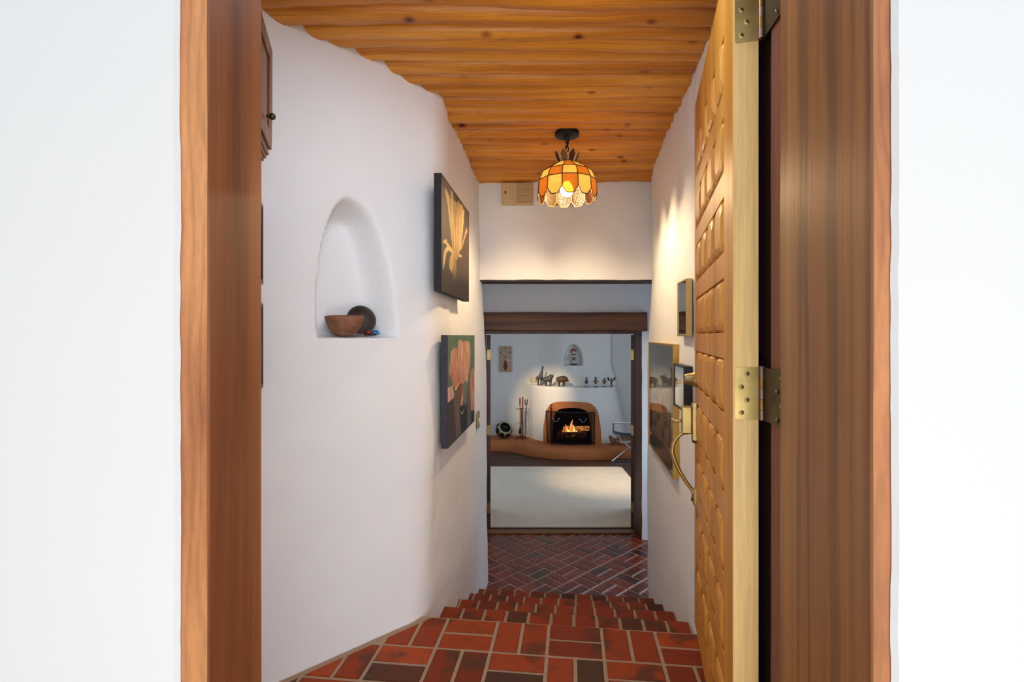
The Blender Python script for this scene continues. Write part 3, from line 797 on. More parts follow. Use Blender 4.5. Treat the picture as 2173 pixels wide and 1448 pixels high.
def paint_tulip(u, v):
    x, y = Hl(u, v); x += 5*nz(x*.06, y*.04, 2); y += 8*nz(x*.09, 7, 1)
    c = mixc(C(92, 118, 96), C(70, 82, 72), sm(.3, .8, v)); c = mul(c, 1+.12*nz(u*5, v*5, 0))
    for n_, (pl, cl) in enumerate(Q):
        if inside(pl, x, y):
            c = cl
            if n_ in (6, 7, 4):
                c = mul(c, 1+.38*nz(u*22, v*3, n_)+.15*nz(u*60, v*10, n_))
                k = nz(u*48, v*3.5, 20+n_)
                c = mixc(c, C(226, 196, 176), .6) if k > .2 else (mul(c, .66) if k < -.24 else c)
    if inside(Q[7][0], x, y) and not inside(Q[8][0], x, y) and not inside(Q[9][0], x, y):
        c = mixc(c, C(166, 92, 74), .6*sm(330, 620, y)*(1-sm(200, 300, x)))
    return c
def canvas(label, near, far, zb, zt, th, fn, edge, nu, nv):
    n = Vector(near); f = Vector(far); d = (f-n); wd = d.length
    o = thing('flower_painting', label, 'painting', (n.x, n.y, zb))
    Mx = frameM(n, d, zb)
    bm = bmesh.new(); box(bm, 0, wd, .0008, th, 0, zt-zb, M=Mx); link('canvas', bm, edge, o)
    art('painted_front', Mx, wd, zt-zb, fn, nu, nv, M['art'], o); localize(o)
canvas('pale yellow flower painting on dark brown canvas, upper of the two on left wall', (-.483+.085*2.18, 2.18), (-.483+.085*2.87, 2.87), 1.322, 1.820, .032, paint_daffodil, M['black_edge'], 110, 210)
canvas('peach coloured flower painting on green canvas, lower of the two on left wall', (-.483+.085*2.307, 2.307), (-.483+.085*3.067, 3.067), .627, 1.136, .030, paint_tulip, M['grey_edge'], 110, 200)

def framed(name, label, far, near, zb, zt, th, fw, fmat, fn, nu, nv, cat='picture'):
    """picture on the right wall: left edge is the far one"""
    a = Vector(far); b = Vector(near); d = b-a; wd = d.length; ht = zt-zb
    o = thing(name, label, cat, (a.x, a.y, zb)); Mx = frameM(a, d, zb)
    bm = bmesh.new()
    for q in ((0, fw, 0, th, 0, ht), (wd-fw, wd, 0, th, 0, ht), (fw, wd-fw, 0, th, 0, fw), (fw, wd-fw, 0, th, ht-fw, ht)): box(bm, *q, M=Mx)
    link('frame', bm, fmat, o, bevel=.0015)
    art('print', Mx, wd, ht, fn, nu, nv, M['artprint'], o, off=.006)
    bm = bmesh.new(); v = [bm.verts.new(Mx @ Vector(p)) for p in ((fw, .0035, fw), (wd-fw, .0035, fw), (wd-fw, .0035, ht-fw), (fw, .0035, ht-fw))]
    bm.faces.new(v); link('glass', bm, M['picglass'], o)
    bm = bmesh.new(); box(bm, .002, wd-.002, th-.006, th-.001, .002, ht-.002, M=Mx); link('backing', bm, M['black_edge'], o)
    localize(o)
Hg = homog(((70, 52), (268, 52), (285, 1262), (70, 975)))
def paint_plaza(u, v):
    x, y = Hg(u, v); c = C(128, 120, 112)
    if inside([(90, 222), (241, 252), (246, 1012), (92, 852)], x, y):
        c = mixc(C(142, 152, 156), C(186, 166, 142), sm(330, 460, y+20*nz(x*.02, 0, 3)))
        c = mixc(c, C(150, 128, 118), sm(0, .4, nz(x*.04, y*.006, 8))*sm(450, 520, y))
        c = mixc(c, C(96, 84, 80), .5*sm(.1, .4, nz(x*.03, y*.01, 4)))
        if x > 236 or x < 93: c = C(150, 140, 130)
    return c
framed('framed_print', 'large gold framed pastel print behind reflective glass on right wall', (.4786+.125*3.446, 3.446), (.4786+.125*2.569, 2.569), .418, 1.09, .032, .012, M['goldframe'], paint_plaza, 90, 110)
def paint_dark(u, v):
    if .22 < u < .80 and .15 < v < .85:
        if .25 < u < .77 and .17 < v < .83: return mul(C(96, 96, 92), 1+.5*nz(u*14, v*16, 1)+.3*nz(u*30, v*40, 1)) if v < .5 else mul(C(62, 56, 46), 1+.6*nz(u*16, v*22, 7))
        return C(40, 34, 28)
    return C(138, 118, 84)
framed('framed_print', 'small pale gold framed dark etching above the larger frames on right wall', (.4786+.125*2.46, 2.46), (.4786+.125*2.26, 2.26), 1.130, 1.384, .027, .009, M['goldpale'], paint_dark, 40, 60)
def paint_doc(u, v):
    if .15 < u < .85 and .17 < v < .83:
        k = 1 if not (.3 < v < .74 and (v*38) % 1 < .42 and .25 < u < .78-.1*((int(v*38)*7) % 3)) else .72
        return mul(C(138, 128, 122), k) if .17 < u < .83 and .185 < v < .815 else C(112, 98, 88)
    return C(108, 108, 112)
framed('framed_certificate', 'black framed certificate hanging beside the door bolt on right wall', (.47+.125*2.507, 2.507), (.47+.125*2.268, 2.268), .797, .998, .038, .009, M['black'], paint_doc, 40, 90, 'certificate')

# light switch
d = Vector((.085, 1)).normalized(); Mx = frameM((-.516+.085*3.42, 3.42), d, .513)
o = thing('light_switch', 'brass light switch plate with ivory toggle below the flower paintings', 'light switch', (-.516+.085*3.42, 3.42, .513))
link('plate', bx(0, .072, 0, .006, 0, .116, M=Mx), M['brass'], o, bevel=.002)
link('toggle', bx(.028, .044, -.012, 0, .045, .071, M=Mx), M['ivory'], o, bevel=.002)
localize(o)

# door chime and second box on the header wall
YH = 3.80
x0, zt = W(1065, 391, YH); x1, zb = W(1132, 437, YH)
o = thing('door_chime', 'beige ribbed door chime box under the pole ceiling', 'door chime', (x0, YH, zb))
bm = bmesh.new(); box(bm, x0, x1, YH-.042, YH, zb, zt); link('housing', bm, M['beige'], o, bevel=.004)
bm = bmesh.new(); gx = lerp(x0, x1, .45)
for i in range(14):
    zz = lerp(zb+.012, zt-.012, i/13); box(bm, gx, x1-.006, YH-.0445, YH-.043, zz-.0014, zz+.0014)
link('grille', bm, M['beige_dark'], o)
bm = bmesh.new(); a0, a1 = lerp(x0, x1, .20), lerp(x0, x1, .44)
for q in ((a0, a0+.003, zb+.008, zt-.006), (a1-.003, a1, zb+.008, zt-.006), (a0, a1, zb+.008, zb+.011), (a0, a1, zt-.009, zt-.006)): box(bm, q[0], q[1], YH-.045, YH-.043, q[2], q[3])
pts = [(.62, .10), (.5, .18), (.8, .26), (.66, .34), (.85, .42), (.7, .5)]
tube(bm, [(lerp(a0, a1, p), YH-.045, lerp(zb, zt, q)) for p, q in pts], .0035, 6)
tube(bm, [(lerp(a0, a1, p), YH-.045, lerp(zb, zt, q)) for p, q in ((.2, .12), (.35, .2), (.45, .3))], .003, 6)
tube(bm, [(lerp(a0, a1, p), YH-.045, lerp(zb, zt, q)) for p, q in ((.75, .9), (.85, .8), (.78, .7))], .003, 6)
link('raised_emblem', bm, M['ivory'], o)
link('button', bx(lerp(x0, x1, .09), lerp(x0, x1, .14), YH-.045, YH-.042, lerp(zb, zt, .49), lerp(zb, zt, .6)), M['iron'], o)
localize(o)
x0, zt = W(1160, 420, YH); x1, zb = W(1226, 438, YH)
o = thing('wall_box', 'small tan box on the white wall hidden behind the glass lamp', 'box', (x0, YH, zb))
link('housing', bx(x0, x1, YH-.03, YH, zb, zt), M['beige'], o, bevel=.003)
link('slot', bx(lerp(x0, x1, .3), lerp(x0, x1, .48), YH-.032, YH-.03, zb+.003, zb+.007), M['iron'], o); localize(o)

# ------------------------------------------------------------------ ceiling lamp of amber glass
LX, LY = .306, 2.88
lamp = thing('pendant_lamp', 'lit amber stained glass ceiling lamp with a scalloped rim and crown', 'ceiling lamp', (LX, LY, 1.89))
LM = Matrix.Translation((LX, LY, 0))
bm = bmesh.new(); lathe(bm, [(0, 2.268), (.066, 2.268), (.068, 2.262), (.066, 2.246), (.055, 2.240), (.022, 2.236), (.018, 2.228), (0, 2.228)], LM, 36)
for a in (-2.1, -1.0): ball(bm, (LX+.045*math.cos(a), LY+.045*math.sin(a), 2.240), .004, seg=8)
link('canopy', bm, M['iron'], lamp, smooth=50)
bm = bmesh.new()
for i in range(5):
    z = 2.222-i*.024; a = i*PI/2
    tube(bm, [(LX+.009*math.cos(a)*math.sin(q), LY+.009*math.sin(a)*math.sin(q), z+.017*math.cos(q)) for q in [2*PI*k/12 for k in range(13)]], .0028, 6, False)
tube(bm, [(LX+.008*math.sin(t*.9), LY+.008*math.cos(t*.9), 2.23-t*.0125) for t in range(13)], .003, 6)
link('chain', bm, M['iron'], lamp, smooth=50)
def ringpt(r, z, k): a = -PI/2+(k-.5)*PI/6; return Vector((LX+r*math.cos(a), LY+r*math.sin(a), z))
tiers = [(.054, 2.094, .138, 2.042), (.138, 2.042, .160, 1.992), (.160, 1.992, .166, 1.924)]
lines = []
for ti, (r0, z0, r1, z1) in enumerate(tiers):
    for k in range(12):
        a, b, c, d_ = ringpt(r0, z0, k), ringpt(r0, z0, k+1), ringpt(r1, z1, k+1), ringpt(r1, z1, k)
        poly = [a, b, c, d_]
        lines += [(a, d_), (a, b)]
        if ti == 2:
            m1 = c.lerp(d_, .28); m2 = c.lerp(d_, .72); m1.z = m2.z = 1.889; poly = [a, b, c, m1, m2, d_]
            lines += [(c, m1), (m1, m2), (m2, d_)]
        bm = bmesh.new(); bm.faces.new([bm.verts.new(p) for p in poly])
        link('glass_panel', bm, M['amber'] if (k+ti) % 2 == 0 else M['honey'], lamp)
for k in range(8):
    a0 = -PI/2+(k-.0)*PI/4
    def cp_(r, z, a): return Vector((LX+r*math.cos(a), LY+r*math.sin(a), z))
    poly = [cp_(.046, 2.090, a0-.26), cp_(.046, 2.090, a0+.26), cp_(.068, 2.135, a0+.30), cp_(.076, 2.158, a0), cp_(.068, 2.135, a0-.30)]
    poly = [cp_(.046, 2.090, a0+PI/8-.30), cp_(.046, 2.090, a0+PI/8+.30), cp_(.066, 2.132, a0+PI/8+.34), cp_(.076, 2.160, a0+PI/8), cp_(.066, 2.132, a0+PI/8-.34)]
    bm = bmesh.new(); bm.faces.new([bm.verts.new(p) for p in poly]); link('crown_panel', bm, M['brownglass'] if k % 2 == 0 else M['olive_glass'], lamp)
    bm = bmesh.new()
    for i in range(5): tube(bm, [poly[i], poly[(i+1) % 5]], .0016, 6)
    link('crown_came', bm, M['lead_light'], lamp)
bm = bmesh.new()
for a, b in lines: tube(bm, [a, b], .0028, 6)
link('lead_came', bm, M['lead'], lamp)
bm = bmesh.new(); lathe(bm, [(0, 2.10), (.052, 2.096), (.054, 2.090), (.02, 2.085), (.018, 2.02), (.022, 1.995), (0, 1.99)], LM, 24); link('socket', bm, M['lead'], lamp, smooth=50)
bm = bmesh.new(); lathe(bm, [(0, 1.910), (.021, 1.914), (.034, 1.930), (.037, 1.948), (.028, 1.972), (.014, 1.992), (0, 1.995)], LM, 24); link('bulb', bm, M['bulb'], lamp, smooth=True)
localize(lamp)

# ------------------------------------------------------------------ carved entrance door, opened against the right wall
Hh = Vector((.487, 1.14)); dd = Vector((.2265, .88)).normalized()
MD = Matrix(((dd.x, dd.y, 0, Hh.x), (dd.y, -dd.x, 0, Hh.y), (0, 0, 1, 0), (0, 0, 0, 1)))   # a along the leaf, b into its thickness
DW, DT_, Z0, Z1 = .908, .052, .012, 2.028
door = struct(thing('door_1', 'carved honey pine entrance door standing open at the right', 'door', (Hh.x, Hh.y, Z0))); del door['category']
link('core_panel', bx(.004, DW, .018, DT_, Z0, Z1, M=MD), M['door'], door)
link('edge_strip', bx(0, .004, .0005, DT_, Z0, Z1, M=MD), M['door_edge'], door)['label'] = 'pale bare hinge edge'
for a0, a1 in ((.004, .135), (.862, DW)): link('stile', bx(a0, a1, 0, .016, Z0, Z1, M=MD), M['door'], door, bevel=.002)
cells = [(1.1386+.2*k, 1.2745+.2*k) for k in range(-5, 4)]
edges = [Z0]+[v for c in cells for v in c]+[Z1]
for i in range(0, len(edges), 2): link('rail', bx(.135, .862, .001, .016, edges[i], edges[i+1], M=MD), M['door'], door, bevel=.0015)
bm = bmesh.new()
for za, zb in cells:
    for c in range(4):
        a0 = .158+c*.176; a1 = a0+.118
        # spindle block: raised hexagon with scooped ends
        lv = [(0, .018, 0), (0, .008, 0), (.002, -.001, 1), (.007, -.005, 2.6)]
        rings = []
        for ins, b, q in lv:
            e = .0 if q == 0 else .007*q
            ch = .016+.004*q
            P_ = [(a0+ins, za+ch+e), (a0+ch*.8+ins, za+e+.002), (a1-ch*.8-ins, za+e+.002), (a1-ins, za+ch+e), (a1-ins, zb-ch-e), (a1-ch*.8-ins, zb-e-.002), (a0+ch*.8+ins, zb-e-.002), (a0+ins, zb-ch-e)]
            rings.append([bm.verts.new(MD @ Vector((p[0], b, p[1]))) for p in P_])
        for r0, r1 in zip(rings, rings[1:]):
            for k in range(8): bm.faces.new((r0[k], r0[(k+1) % 8], r1[(k+1) % 8], r1[k]))
        bm.faces.new(rings[-1])
link('carved_lattice', bm, M['door'], door)
def plus(bm, p, ax1, ax2, r):
    pass
def hinge(zc):
    h = .057
    # leaf on the door edge
    bm = bmesh.new()
    def rr(a0, a1, z0, z1, r, n=5):
        out = []
        for cx, cz, s in ((a0+r, z0+r, PI), (a1, z0, None), (a1, z1, None), (a0+r, z1-r, PI/2)):
            if s is None: out.append((cx, cz))
            else:
                for i in range(n+1):
                    a = s+PI/2*i/n if s == PI else s+PI/2*i/n
                    out.append((cx+r*math.cos(a), cz+r*math.sin(a)))
        return out
    pl = rr(.004, .058, zc-h, zc+h, .006)
    f0 = [bm.verts.new(MD @ Vector((-.0025, p, q))) for p, q in pl]; f1 = [bm.verts.new(MD @ Vector((0, p, q))) for p, q in pl]
    bm.faces.new(f0); bm.faces.new(f1[::-1])
    for i in range(len(pl)): bm.faces.new((f0[i], f0[(i+1) % len(pl)], f1[(i+1) % len(pl)], f1[i]))
    hl = link('hinge', bm, M['brass'], door)
    for p, q in ((.028, .043), (.017, .014), (.028, -.014), (.017, -.042)):
        bm = bmesh.new(); m = MD @ Matrix.Translation((-.0025, p, zc+q)) @ Matrix.Rotation(-PI/2, 4, 'Y')
        lathe(bm, [(0, .0016), (.0035, .0016), (.0055, .0003), (.0055, -.001)], m, 16)
        bm2 = bm; link('screw', bm, M['brass'], hl, smooth=40)
        bm = bmesh.new(); m2 = MD @ Matrix.Translation((-.0025-.0018, p, zc+q)) @ Matrix.Rotation(.5+q*9, 4, 'X')
        box(bm, -.0004, .0004, -.0028, .0028, -.0007, .0007, M=m2); box(bm, -.0004, .0004, -.0007, .0007, -.0028, .0028, M=m2)
        link('screw_slot', bm, M['iron'], hl)
    # barrel with five knuckles
    bc = MD @ Vector((-.006, .0575, 0)); kh = 2*h/5
    for k in range(5):
        z0 = zc-h+k*kh
        link('knuckle', lt([(0, z0+.0004), (.0068, z0+.0004), (.0068, z0+kh-.0004), (0, z0+kh-.0004)], Matrix.Translation((bc.x, bc.y, 0)), 20), M['bronze'] if k % 2 else M['copper'], hl, smooth=40)
    link('pin_cap', lt([(0, zc+h), (.0072, zc+h), (.0072, zc+h+.003), (0, zc+h+.0045)], Matrix.Translation((bc.x, bc.y, 0)), 20), M['copper'], hl, smooth=40)
    # leaf on the frame rebate
    p0 = (bc.x+.004, bc.y-.002); p1 = ME @ Vector((.5045, .33, 0))
    dv = Vector((p1.x-p0[0], p1.y-p0[1])); L = dv.length; dv.normalize(); nv = Vector((dv.y, -dv.x))*-1
    Mf = Matrix(((dv.x, nv.x, 0, p0[0]), (dv.y, nv.y, 0, p0[1]), (0, 0, 1, zc), (0, 0, 0, 1)))
    fl_ = link('frame_leaf', bx(0, L, -.0012, .0012, -h, h, M=Mf), M['brass_dark'], hl)
    sgn = 1 if (Mf.to_3x3() @ Vector((0, 1, 0))).x < 0 else -1
    for p, q in ((.75, .041), (.60, .013), (.75, -.016), (.60, -.045)):
        bm = bmesh.new(); ball(bm, Mf @ Vector((L*p, sgn*.0022, q)), .005, 1, .5, 1, 12); link('screw', bm, M['copper'], hl, smooth=True)
hinge(1.005); hinge(1.832); hinge(.19)
# bolt and handle set
def outM(a, z):    # local x along leaf, y outwards from the carved face, z up
    return MD @ Matrix.Translation((a, 0, z)) @ Matrix.Diagonal((1, -1, 1, 1))
m = outM(.862, .966) @ Matrix.Rotation(-PI/2, 4, 'X')
link('deadbolt', lt([(0, -.004), (.031, -.004), (.031, .004), (.028, .007), (.025, .012), (.020, .036), (.018, .040), (0, .040)], m, 28), M['brass'], door, smooth=40)
m = outM(.862, 0)
bm = bmesh.new(); prof = [(p, q) for p, q in ((-.028, .735), (-.020, .722), (.020, .722), (.028, .735), (.030, .80), (.028, .865), (.018, .878), (-.018, .878), (-.028, .865), (-.030, .80))]
lo = [bm.verts.new(m @ Vector((p, -.002, q))) for p, q in prof]; hi = [bm.verts.new(m @ Vector((p*.92, .014, .80+(q-.80)*.95))) for p, q in prof]
bm.faces.new(lo); bm.faces.new(hi)
for i in range(10): bm.faces.new((lo[i], lo[(i+1) % 10], hi[(i+1) % 10], hi[i]))
hs = link('handle_set', bm, M['brass'], door, bevel=.002)
link('lock_case', bx(-.020, .020, .014, .052, .758, .862, M=m), M['brass'], hs, bevel=.005, bseg=3)
bm = bmesh.new(); tube(bm, [m @ Vector(p) for p in ((0, .045, .808), (0, .062, .803), (0, .080, .805), (0, .090, .812))], [.007, .005, .007, .002], 10); link('thumb_latch', bm, M['brass'], hs, smooth=True)
bm = bmesh.new(); tube(bm, [m @ Vector(p) for p in ((0, .030, .765), (0, .048, .760), (0, .068, .742), (0, .082, .715), (0, .086, .685), (0, .078, .655), (0, .058, .61), (0, .034, .57), (0, .012, .54), (0, .006, .525), (0, .008, .50))], [.012, .009, .008, .0085, .009, .0085, .0075, .007, .007, .009, .010], 14)
link('pull', bm, M['brass'], hs, smooth=True)
link('lower_plate', bx(-.014, .014, -.012, .010, .485, .55, M=m), M['brass'], hs, bevel=.004)
localize(door)

# ------------------------------------------------------------------ niche bowls
c1 = NC+DT*.0; 
def onshelf(px, inward):
    r = (px-1086.5)/F; best = None
    for k in range(-300, 300):
        p = NC+DT*(k*.001)+DN*inward
        e = abs(p.x/p.y-r)
        if best is None or e < best[0]: best = (e, p)
    return best[1]
p1 = onshelf(732, .055); p2 = onshelf(764.5, .108); ZN = NB+.004
m = Matrix.Translation((p1.x, p1.y, ZN+.002)) @ Matrix.Rotation(math.radians(5), 4, 'X')
bowl_prof = [(0, .001), (.028, .0), (.042, .006), (.060, .030), (.070, .055), (.0735, .072), (.072, .0755), (.068, .073), (.064, .055), (.052, .030), (.034, .014), (0, .010)]
tag(link('clay_bowl', lt(bowl_prof, m, 48, (14, .0018)), M['terra'], smooth=60), 'rough reddish clay bowl at the front of the arched wall niche', 'bowl')
m = Matrix.Translation((p2.x, p2.y, ZN+.061)) @ Matrix.Rotation(math.radians(36), 4, 'Z') @ Matrix.Rotation(math.radians(76), 4, 'X') @ Matrix.Translation((0, 0, -.028))
prof2 = [(0, 0), (.022, .001), (.042, .012), (.055, .028), (.0605, .042), (.060, .046), (.0555, .045), (.049, .030), (.036, .016), (.018, .009), (0, .008)]
tag(link('clay_bowl', lt(prof2, m, 48, (12, .0015)), M['darkclay'], smooth=60), 'dark shallow clay bowl leaning on its edge behind the reddish bowl', 'bowl')
p3 = onshelf(789, .045)
o = thing('beaded_strap', 'folded strap of turquoise beads and dark red cloth beside the bowls', 'strap', (p3.x, p3.y, ZN))
bm = bmesh.new()
tube(bm, [(p3.x-.028, p3.y+.0, ZN+.010), (p3.x-.010, p3.y-.004, ZN+.013), (p3.x+.010, p3.y, ZN+.006)], [.010, .012, .005], 8); link('cloth', bm, M['redbead'], o, smooth=True)
bm = bmesh.new()
tube(bm, [(p3.x-.012, p3.y+.012, ZN+.021), (p3.x+.004, p3.y+.01, ZN+.020), (p3.x+.022, p3.y+.006, ZN+.017), (p3.x+.024, p3.y, ZN+.010), (p3.x+.018, p3.y-.004, ZN+.006)], [.003, .004, .006, .008, .005], 8); link('beadwork', bm, M['turq'], o, smooth=True)
tube(bm := bmesh.new(), [(p3.x-.02, p3.y-.008, ZN+.006), (p3.x+.004, p3.y-.010, ZN+.005), (p3.x+.018, p3.y-.006, ZN+.005)], [.004, .005, .004], 8); link('cord', bm, M['black'], o, smooth=True)
localize(o)

# ------------------------------------------------------------------ cabinet and frames on the short left wall
dl = Vector((.296, -.955)).normalized(); nl = Vector((dl.y, -dl.x))      # nl into the wall
def LMx(p): return Matrix(((dl.x, nl.x, 0, p[0]), (dl.y, nl.y, 0, p[1]), (0, 0, 1, 0), (0, 0, 0, 1)))
m = LMx((-.846, 1.808))
o = thing('wall_cabinet', 'brown wooden wall cabinet with panelled door seen past left door post', 'cabinet', (-.846, 1.808, 1.72))
link('body', bx(0, .42, .018, .115, 1.76, 2.16, M=m), M['cab'], o)
dr = link('door', bx(.0, .42, 0, .017, 1.775, 2.13, M=m), M['cab'], o, bevel=.003)
bm = bmesh.new()
for q in ((.0, .05, -.008, 0, 1.775, 2.13), (.37, .42, -.008, 0, 1.775, 2.13), (.05, .37, -.008, 0, 1.775, 1.83), (.05, .37, -.008, 0, 2.08, 2.13)): box(bm, *q, M=m)
link('door_frame', bm, M['cab'], dr, bevel=.003)
kb = m @ Vector((.14, -.008, 1.845))
bm = bmesh.new(); kk = -nl; tube(bm, [(kb.x, kb.y, 1.845), (kb.x+kk.x*.012, kb.y+kk.y*.012, 1.845)], .005, 10); ball(bm, (kb.x+kk.x*.018, kb.y+kk.y*.016, 1.845), .011); link('knob', bm, M['brass_dark'], dr, smooth=True)
for i in range(4): link('moulding', bx(0+.004*i, .42, .0+.007*i, .1, 1.765-.012*(i+1), 1.765-.012*i, M=m), M['cab'], o, bevel=.002)
link('base_block', bx(.02, .42, .045, .115, 1.655, 1.715, M=m), M['cab'], o, bevel=.003)
localize(o)
for (zb, zt, lb) in ((1.395, 1.575, 'upper thin dark picture frame seen edge on beside left door post'), (.965, 1.235, 'lower thin dark picture frame seen edge on beside left door post')):
    m = LMx((-.808, 1.68))
    if zb > 1.3: zb, zt = 1.30, 1.555
    o = thing('picture_frame', lb, 'picture frame', (-.808, 1.68, zb))
    bm = bmesh.new()
    for q in ((0, .012, 0, .03, zb, zt), (.30, .312, 0, .03, zb, zt), (0, .312, 0, .03, zb, zb+.012), (0, .312, 0, .03, zt-.012, zt)): box(bm, *q, M=m)
    link('frame', bm, M['black'], o, bevel=.001)
    link('picture', bx(.012, .30, .012, .016, zb+.012, zt-.012, M=m), M['beige_dark'], o)
    link('metal_edge', bx(-.002, .314, .002, .028, zt, zt+.004, M=m), M['steel'], o); link('metal_edge', bx(-.002, .314, .002, .028, zb-.004, zb, M=m), M['steel'], o)
    link('spacer', bx(.05, .26, .03, .09, zb+.05, zt-.05, M=m), M['black'], o)
    localize(o)

# ------------------------------------------------------------------ things in the fireplace room
def A3(px, py, Y): x, z = W(px, py, Y); return Vector((x, Y, z))
def creature(name, label, cat, mat, Y, limbs, zfoot, extra=None):
    bm = bmesh.new()
    for pts, rr in limbs:
        tube(bm, [A3(p[0], p[1], Y+(p[2] if len(p) > 2 else 0)) for p in pts], rr, 10)
        for p, r in ((pts[0], rr[0]), (pts[-1], rr[-1])): ball(bm, A3(p[0], p[1], Y+(p[2] if len(p) > 2 else 0)), r*.99, seg=10)
    lo = min(v.co.z for v in bm.verts)
    for v in bm.verts: v.co.z += zfoot-lo
    bmesh.ops.remove_doubles(bm, verts=bm.verts, dist=.0001)
    return tag(link(name, bm, mat, smooth=60), label, cat)
YS = 8.62
creature('giraffe_figurine', 'dark metal giraffe figurine at the left end of the mantel shelf', 'figurine', M['pewter'], YS, [
    ([(1140.5, 804), (1144, 803), (1148.5, 801.5)], [.026, .034, .036]), ([(1147.5, 801), (1149.5, 792), (1151.3, 783)], [.036, .022, .014]), ([(1151, 782), (1152.5, 782), (1154.5, 783.6)], [.014, .013, .006]),
    ([(1150.6, 781), (1150, 777.5)], [.004, .003]), ([(1151.8, 781, .01), (1152.2, 777.5, .01)], [.004, .003]), ([(1139.5, 804), (1138, 808), (1138.5, 812)], [.006, .004, .004]),
    ([(1141, 806, -.02), (1141.5, 812, -.02), (1141.3, 819, -.02)], [.015, .008, .008]), ([(1142.5, 806, .02), (1143.2, 812, .02), (1143, 818.5, .02)], [.015, .008, .008]),
    ([(1148, 805, -.02), (1147.6, 812, -.02), (1147.3, 819.5, -.02)], [.016, .008, .009]), ([(1150, 805, .02), (1150, 812, .02), (1150.2, 819, .02)], [.016, .008, .009])], ZM)
YS2 = 8.50
creature('bull_figurine', 'dark metal bull figurine with horns between giraffe and brown bison', 'figurine', M['pewter'], YS2, [
    ([(1156.5, 808), (1161, 807.5), (1166.5, 806.5)], [.040, .042, .046]), ([(1166, 805), (1169, 802), (1171, 801)], [.042, .034, .026]), ([(1171, 801), (1173, 803)], [.024, .014]),
    ([(1171, 799.5, -.01), (1173.5, 799, -.04), (1175.6, 797, -.05)], [.006, .005, .002]), ([(1170, 799.5, .01), (1169, 798.5, .03), (1170, 797, .05)], [.006, .005, .002]),
    ([(1155, 808), (1153.8, 813), (1154.5, 817)], [.008, .006, .010]), ([(1157, 810, -.02), (1158, 815, -.02), (1157.6, 821, -.02)], [.022, .010, .009]), ([(1159.5, 810, .02), (1160, 815, .02), (1159.6, 820, .02)], [.022, .010, .009]),
    ([(1166.4, 810, -.02), (1166.6, 815, -.02), (1166.4, 821.5, -.02)], [.020, .010, .009]), ([(1169, 809, .02), (1169.6, 815, .02), (1169.6, 821, .02)], [.020, .010, .009])], ZM)
creature('bison_figurine', 'brown bronze bison figurine with lowered head on the mantel shelf', 'figurine', M['bronzefig'], 8.45, [
    ([(1185.5, 808.5), (1190, 808), (1196, 807.5), (1199.5, 808)], [.045, .050, .056, .046]), ([(1199, 808.5), (1203, 810), (1205.6, 811.5)], [.042, .028, .014]),
    ([(1183.5, 806), (1181.5, 805.5)], [.004, .003]), ([(1185.5, 812, -.02), (1186, 817, -.02), (1185.6, 822, -.02)], [.024, .010, .011]), ([(1187.5, 812, .02), (1188, 817, .02), (1187.7, 821.5, .02)], [.022, .010, .010]),
    ([(1195, 812, -.02), (1195, 817, -.02), (1195, 822.3, -.02)], [.024, .010, .011]), ([(1197, 812, .02), (1197.4, 817, .02), (1196.6, 822, .02)], [.022, .010, .010])], ZM)
def doll(label, px, top, feet, Y, cols, arms, zbase, extra=None):
    """small painted carved figure on a base"""
    H_ = (feet-top)*Y/F; x, _ = W(px, 0, Y); o = thing('carved_doll', label, 'figurine', (x, Y, zbase))
    u = H_/10
    link('base', lt([(0, 0), (2.0*u, 0), (2.0*u, .6*u), (0, .6*u)], Matrix.Translation((x, Y, zbase)), 20), cols[0], o, smooth=40)
    bm = bmesh.new()
    for sx in (-1, 1): tube(bm, [(x+sx*.55*u, Y, zbase+.5*u), (x+sx*.7*u, Y-.1*u, zbase+2.2*u), (x+sx*.5*u, Y, zbase+3.6*u)], [.45*u, .5*u, .6*u], 10)
    link('legs', bm, cols[1], o, smooth=50)
    bm = bmesh.new(); tube(bm, [(x, Y, zbase+3.2*u), (x, Y, zbase+4.2*u), (x, Y, zbase+6.2*u), (x, Y, zbase+6.9*u)], [1.25*u, 1.05*u, 1.2*u, .6*u], 14); link('torso', bm, cols[2], o, smooth=50)
    for sx in (-1, 1):
        pts = [(x+sx*a*u, Y-b*u, zbase+c*u) for a, b, c in arms]
        link('arm', tb(pts, [.42*u, .38*u, .32*u] if len(arms) == 3 else .4*u, 8), cols[2], o, smooth=50)
    bm = bmesh.new(); ball(bm, (x, Y, zbase+7.9*u), .95*u, 1, 1, 1.1)
    ball(bm, (x, Y-.95*u, zbase+7.8*u), .3*u, seg=8); link('head', bm, cols[3], o, smooth=True)
    if extra: extra(o, x, Y, zbase, u)
    localize(o); return o
def ears(o, x, Y, z, u):
    bm = bmesh.new()
    for sx in (-1, 1): tube(bm, [(x+sx*.6*u, Y, z+8.6*u), (x+sx*.8*u, Y, z+10*u)], [.35*u, .1*u], 8)
    link('ears', bm, M['pewter'], o, smooth=50)
def feathers(o, x, Y, z, u):
    bm = bmesh.new()
    for k in range(-2, 3): tube(bm, [(x+.2*k*u, Y, z+8.6*u), (x+.6*k*u, Y, z+10*u)], [.25*u, .12*u], 6)
    link('feather_crest', bm, M['pewter'], o, smooth=50)
def wings(o, x, Y, z, u):
    for sx in (-1, 1):
        bm = bmesh.new()
        for k in range(4): tube(bm, [(x+sx*(1.4+k*.5)*u, Y, z+(5.6+.2*k)*u), (x+sx*(2.2+k*.55)*u, Y, z+(7.0+k*.3)*u), (x+sx*(2.6+k*.35)*u, Y, z+(8.6+k*.5)*u)], [.35*u, .4*u, .15*u], 6)
        link('wing', bm, M['iron'], o, smooth=50)
down = [(1.1, 0, 6.3), (1.9, .3, 5.2), (1.5, .8, 4.2)]
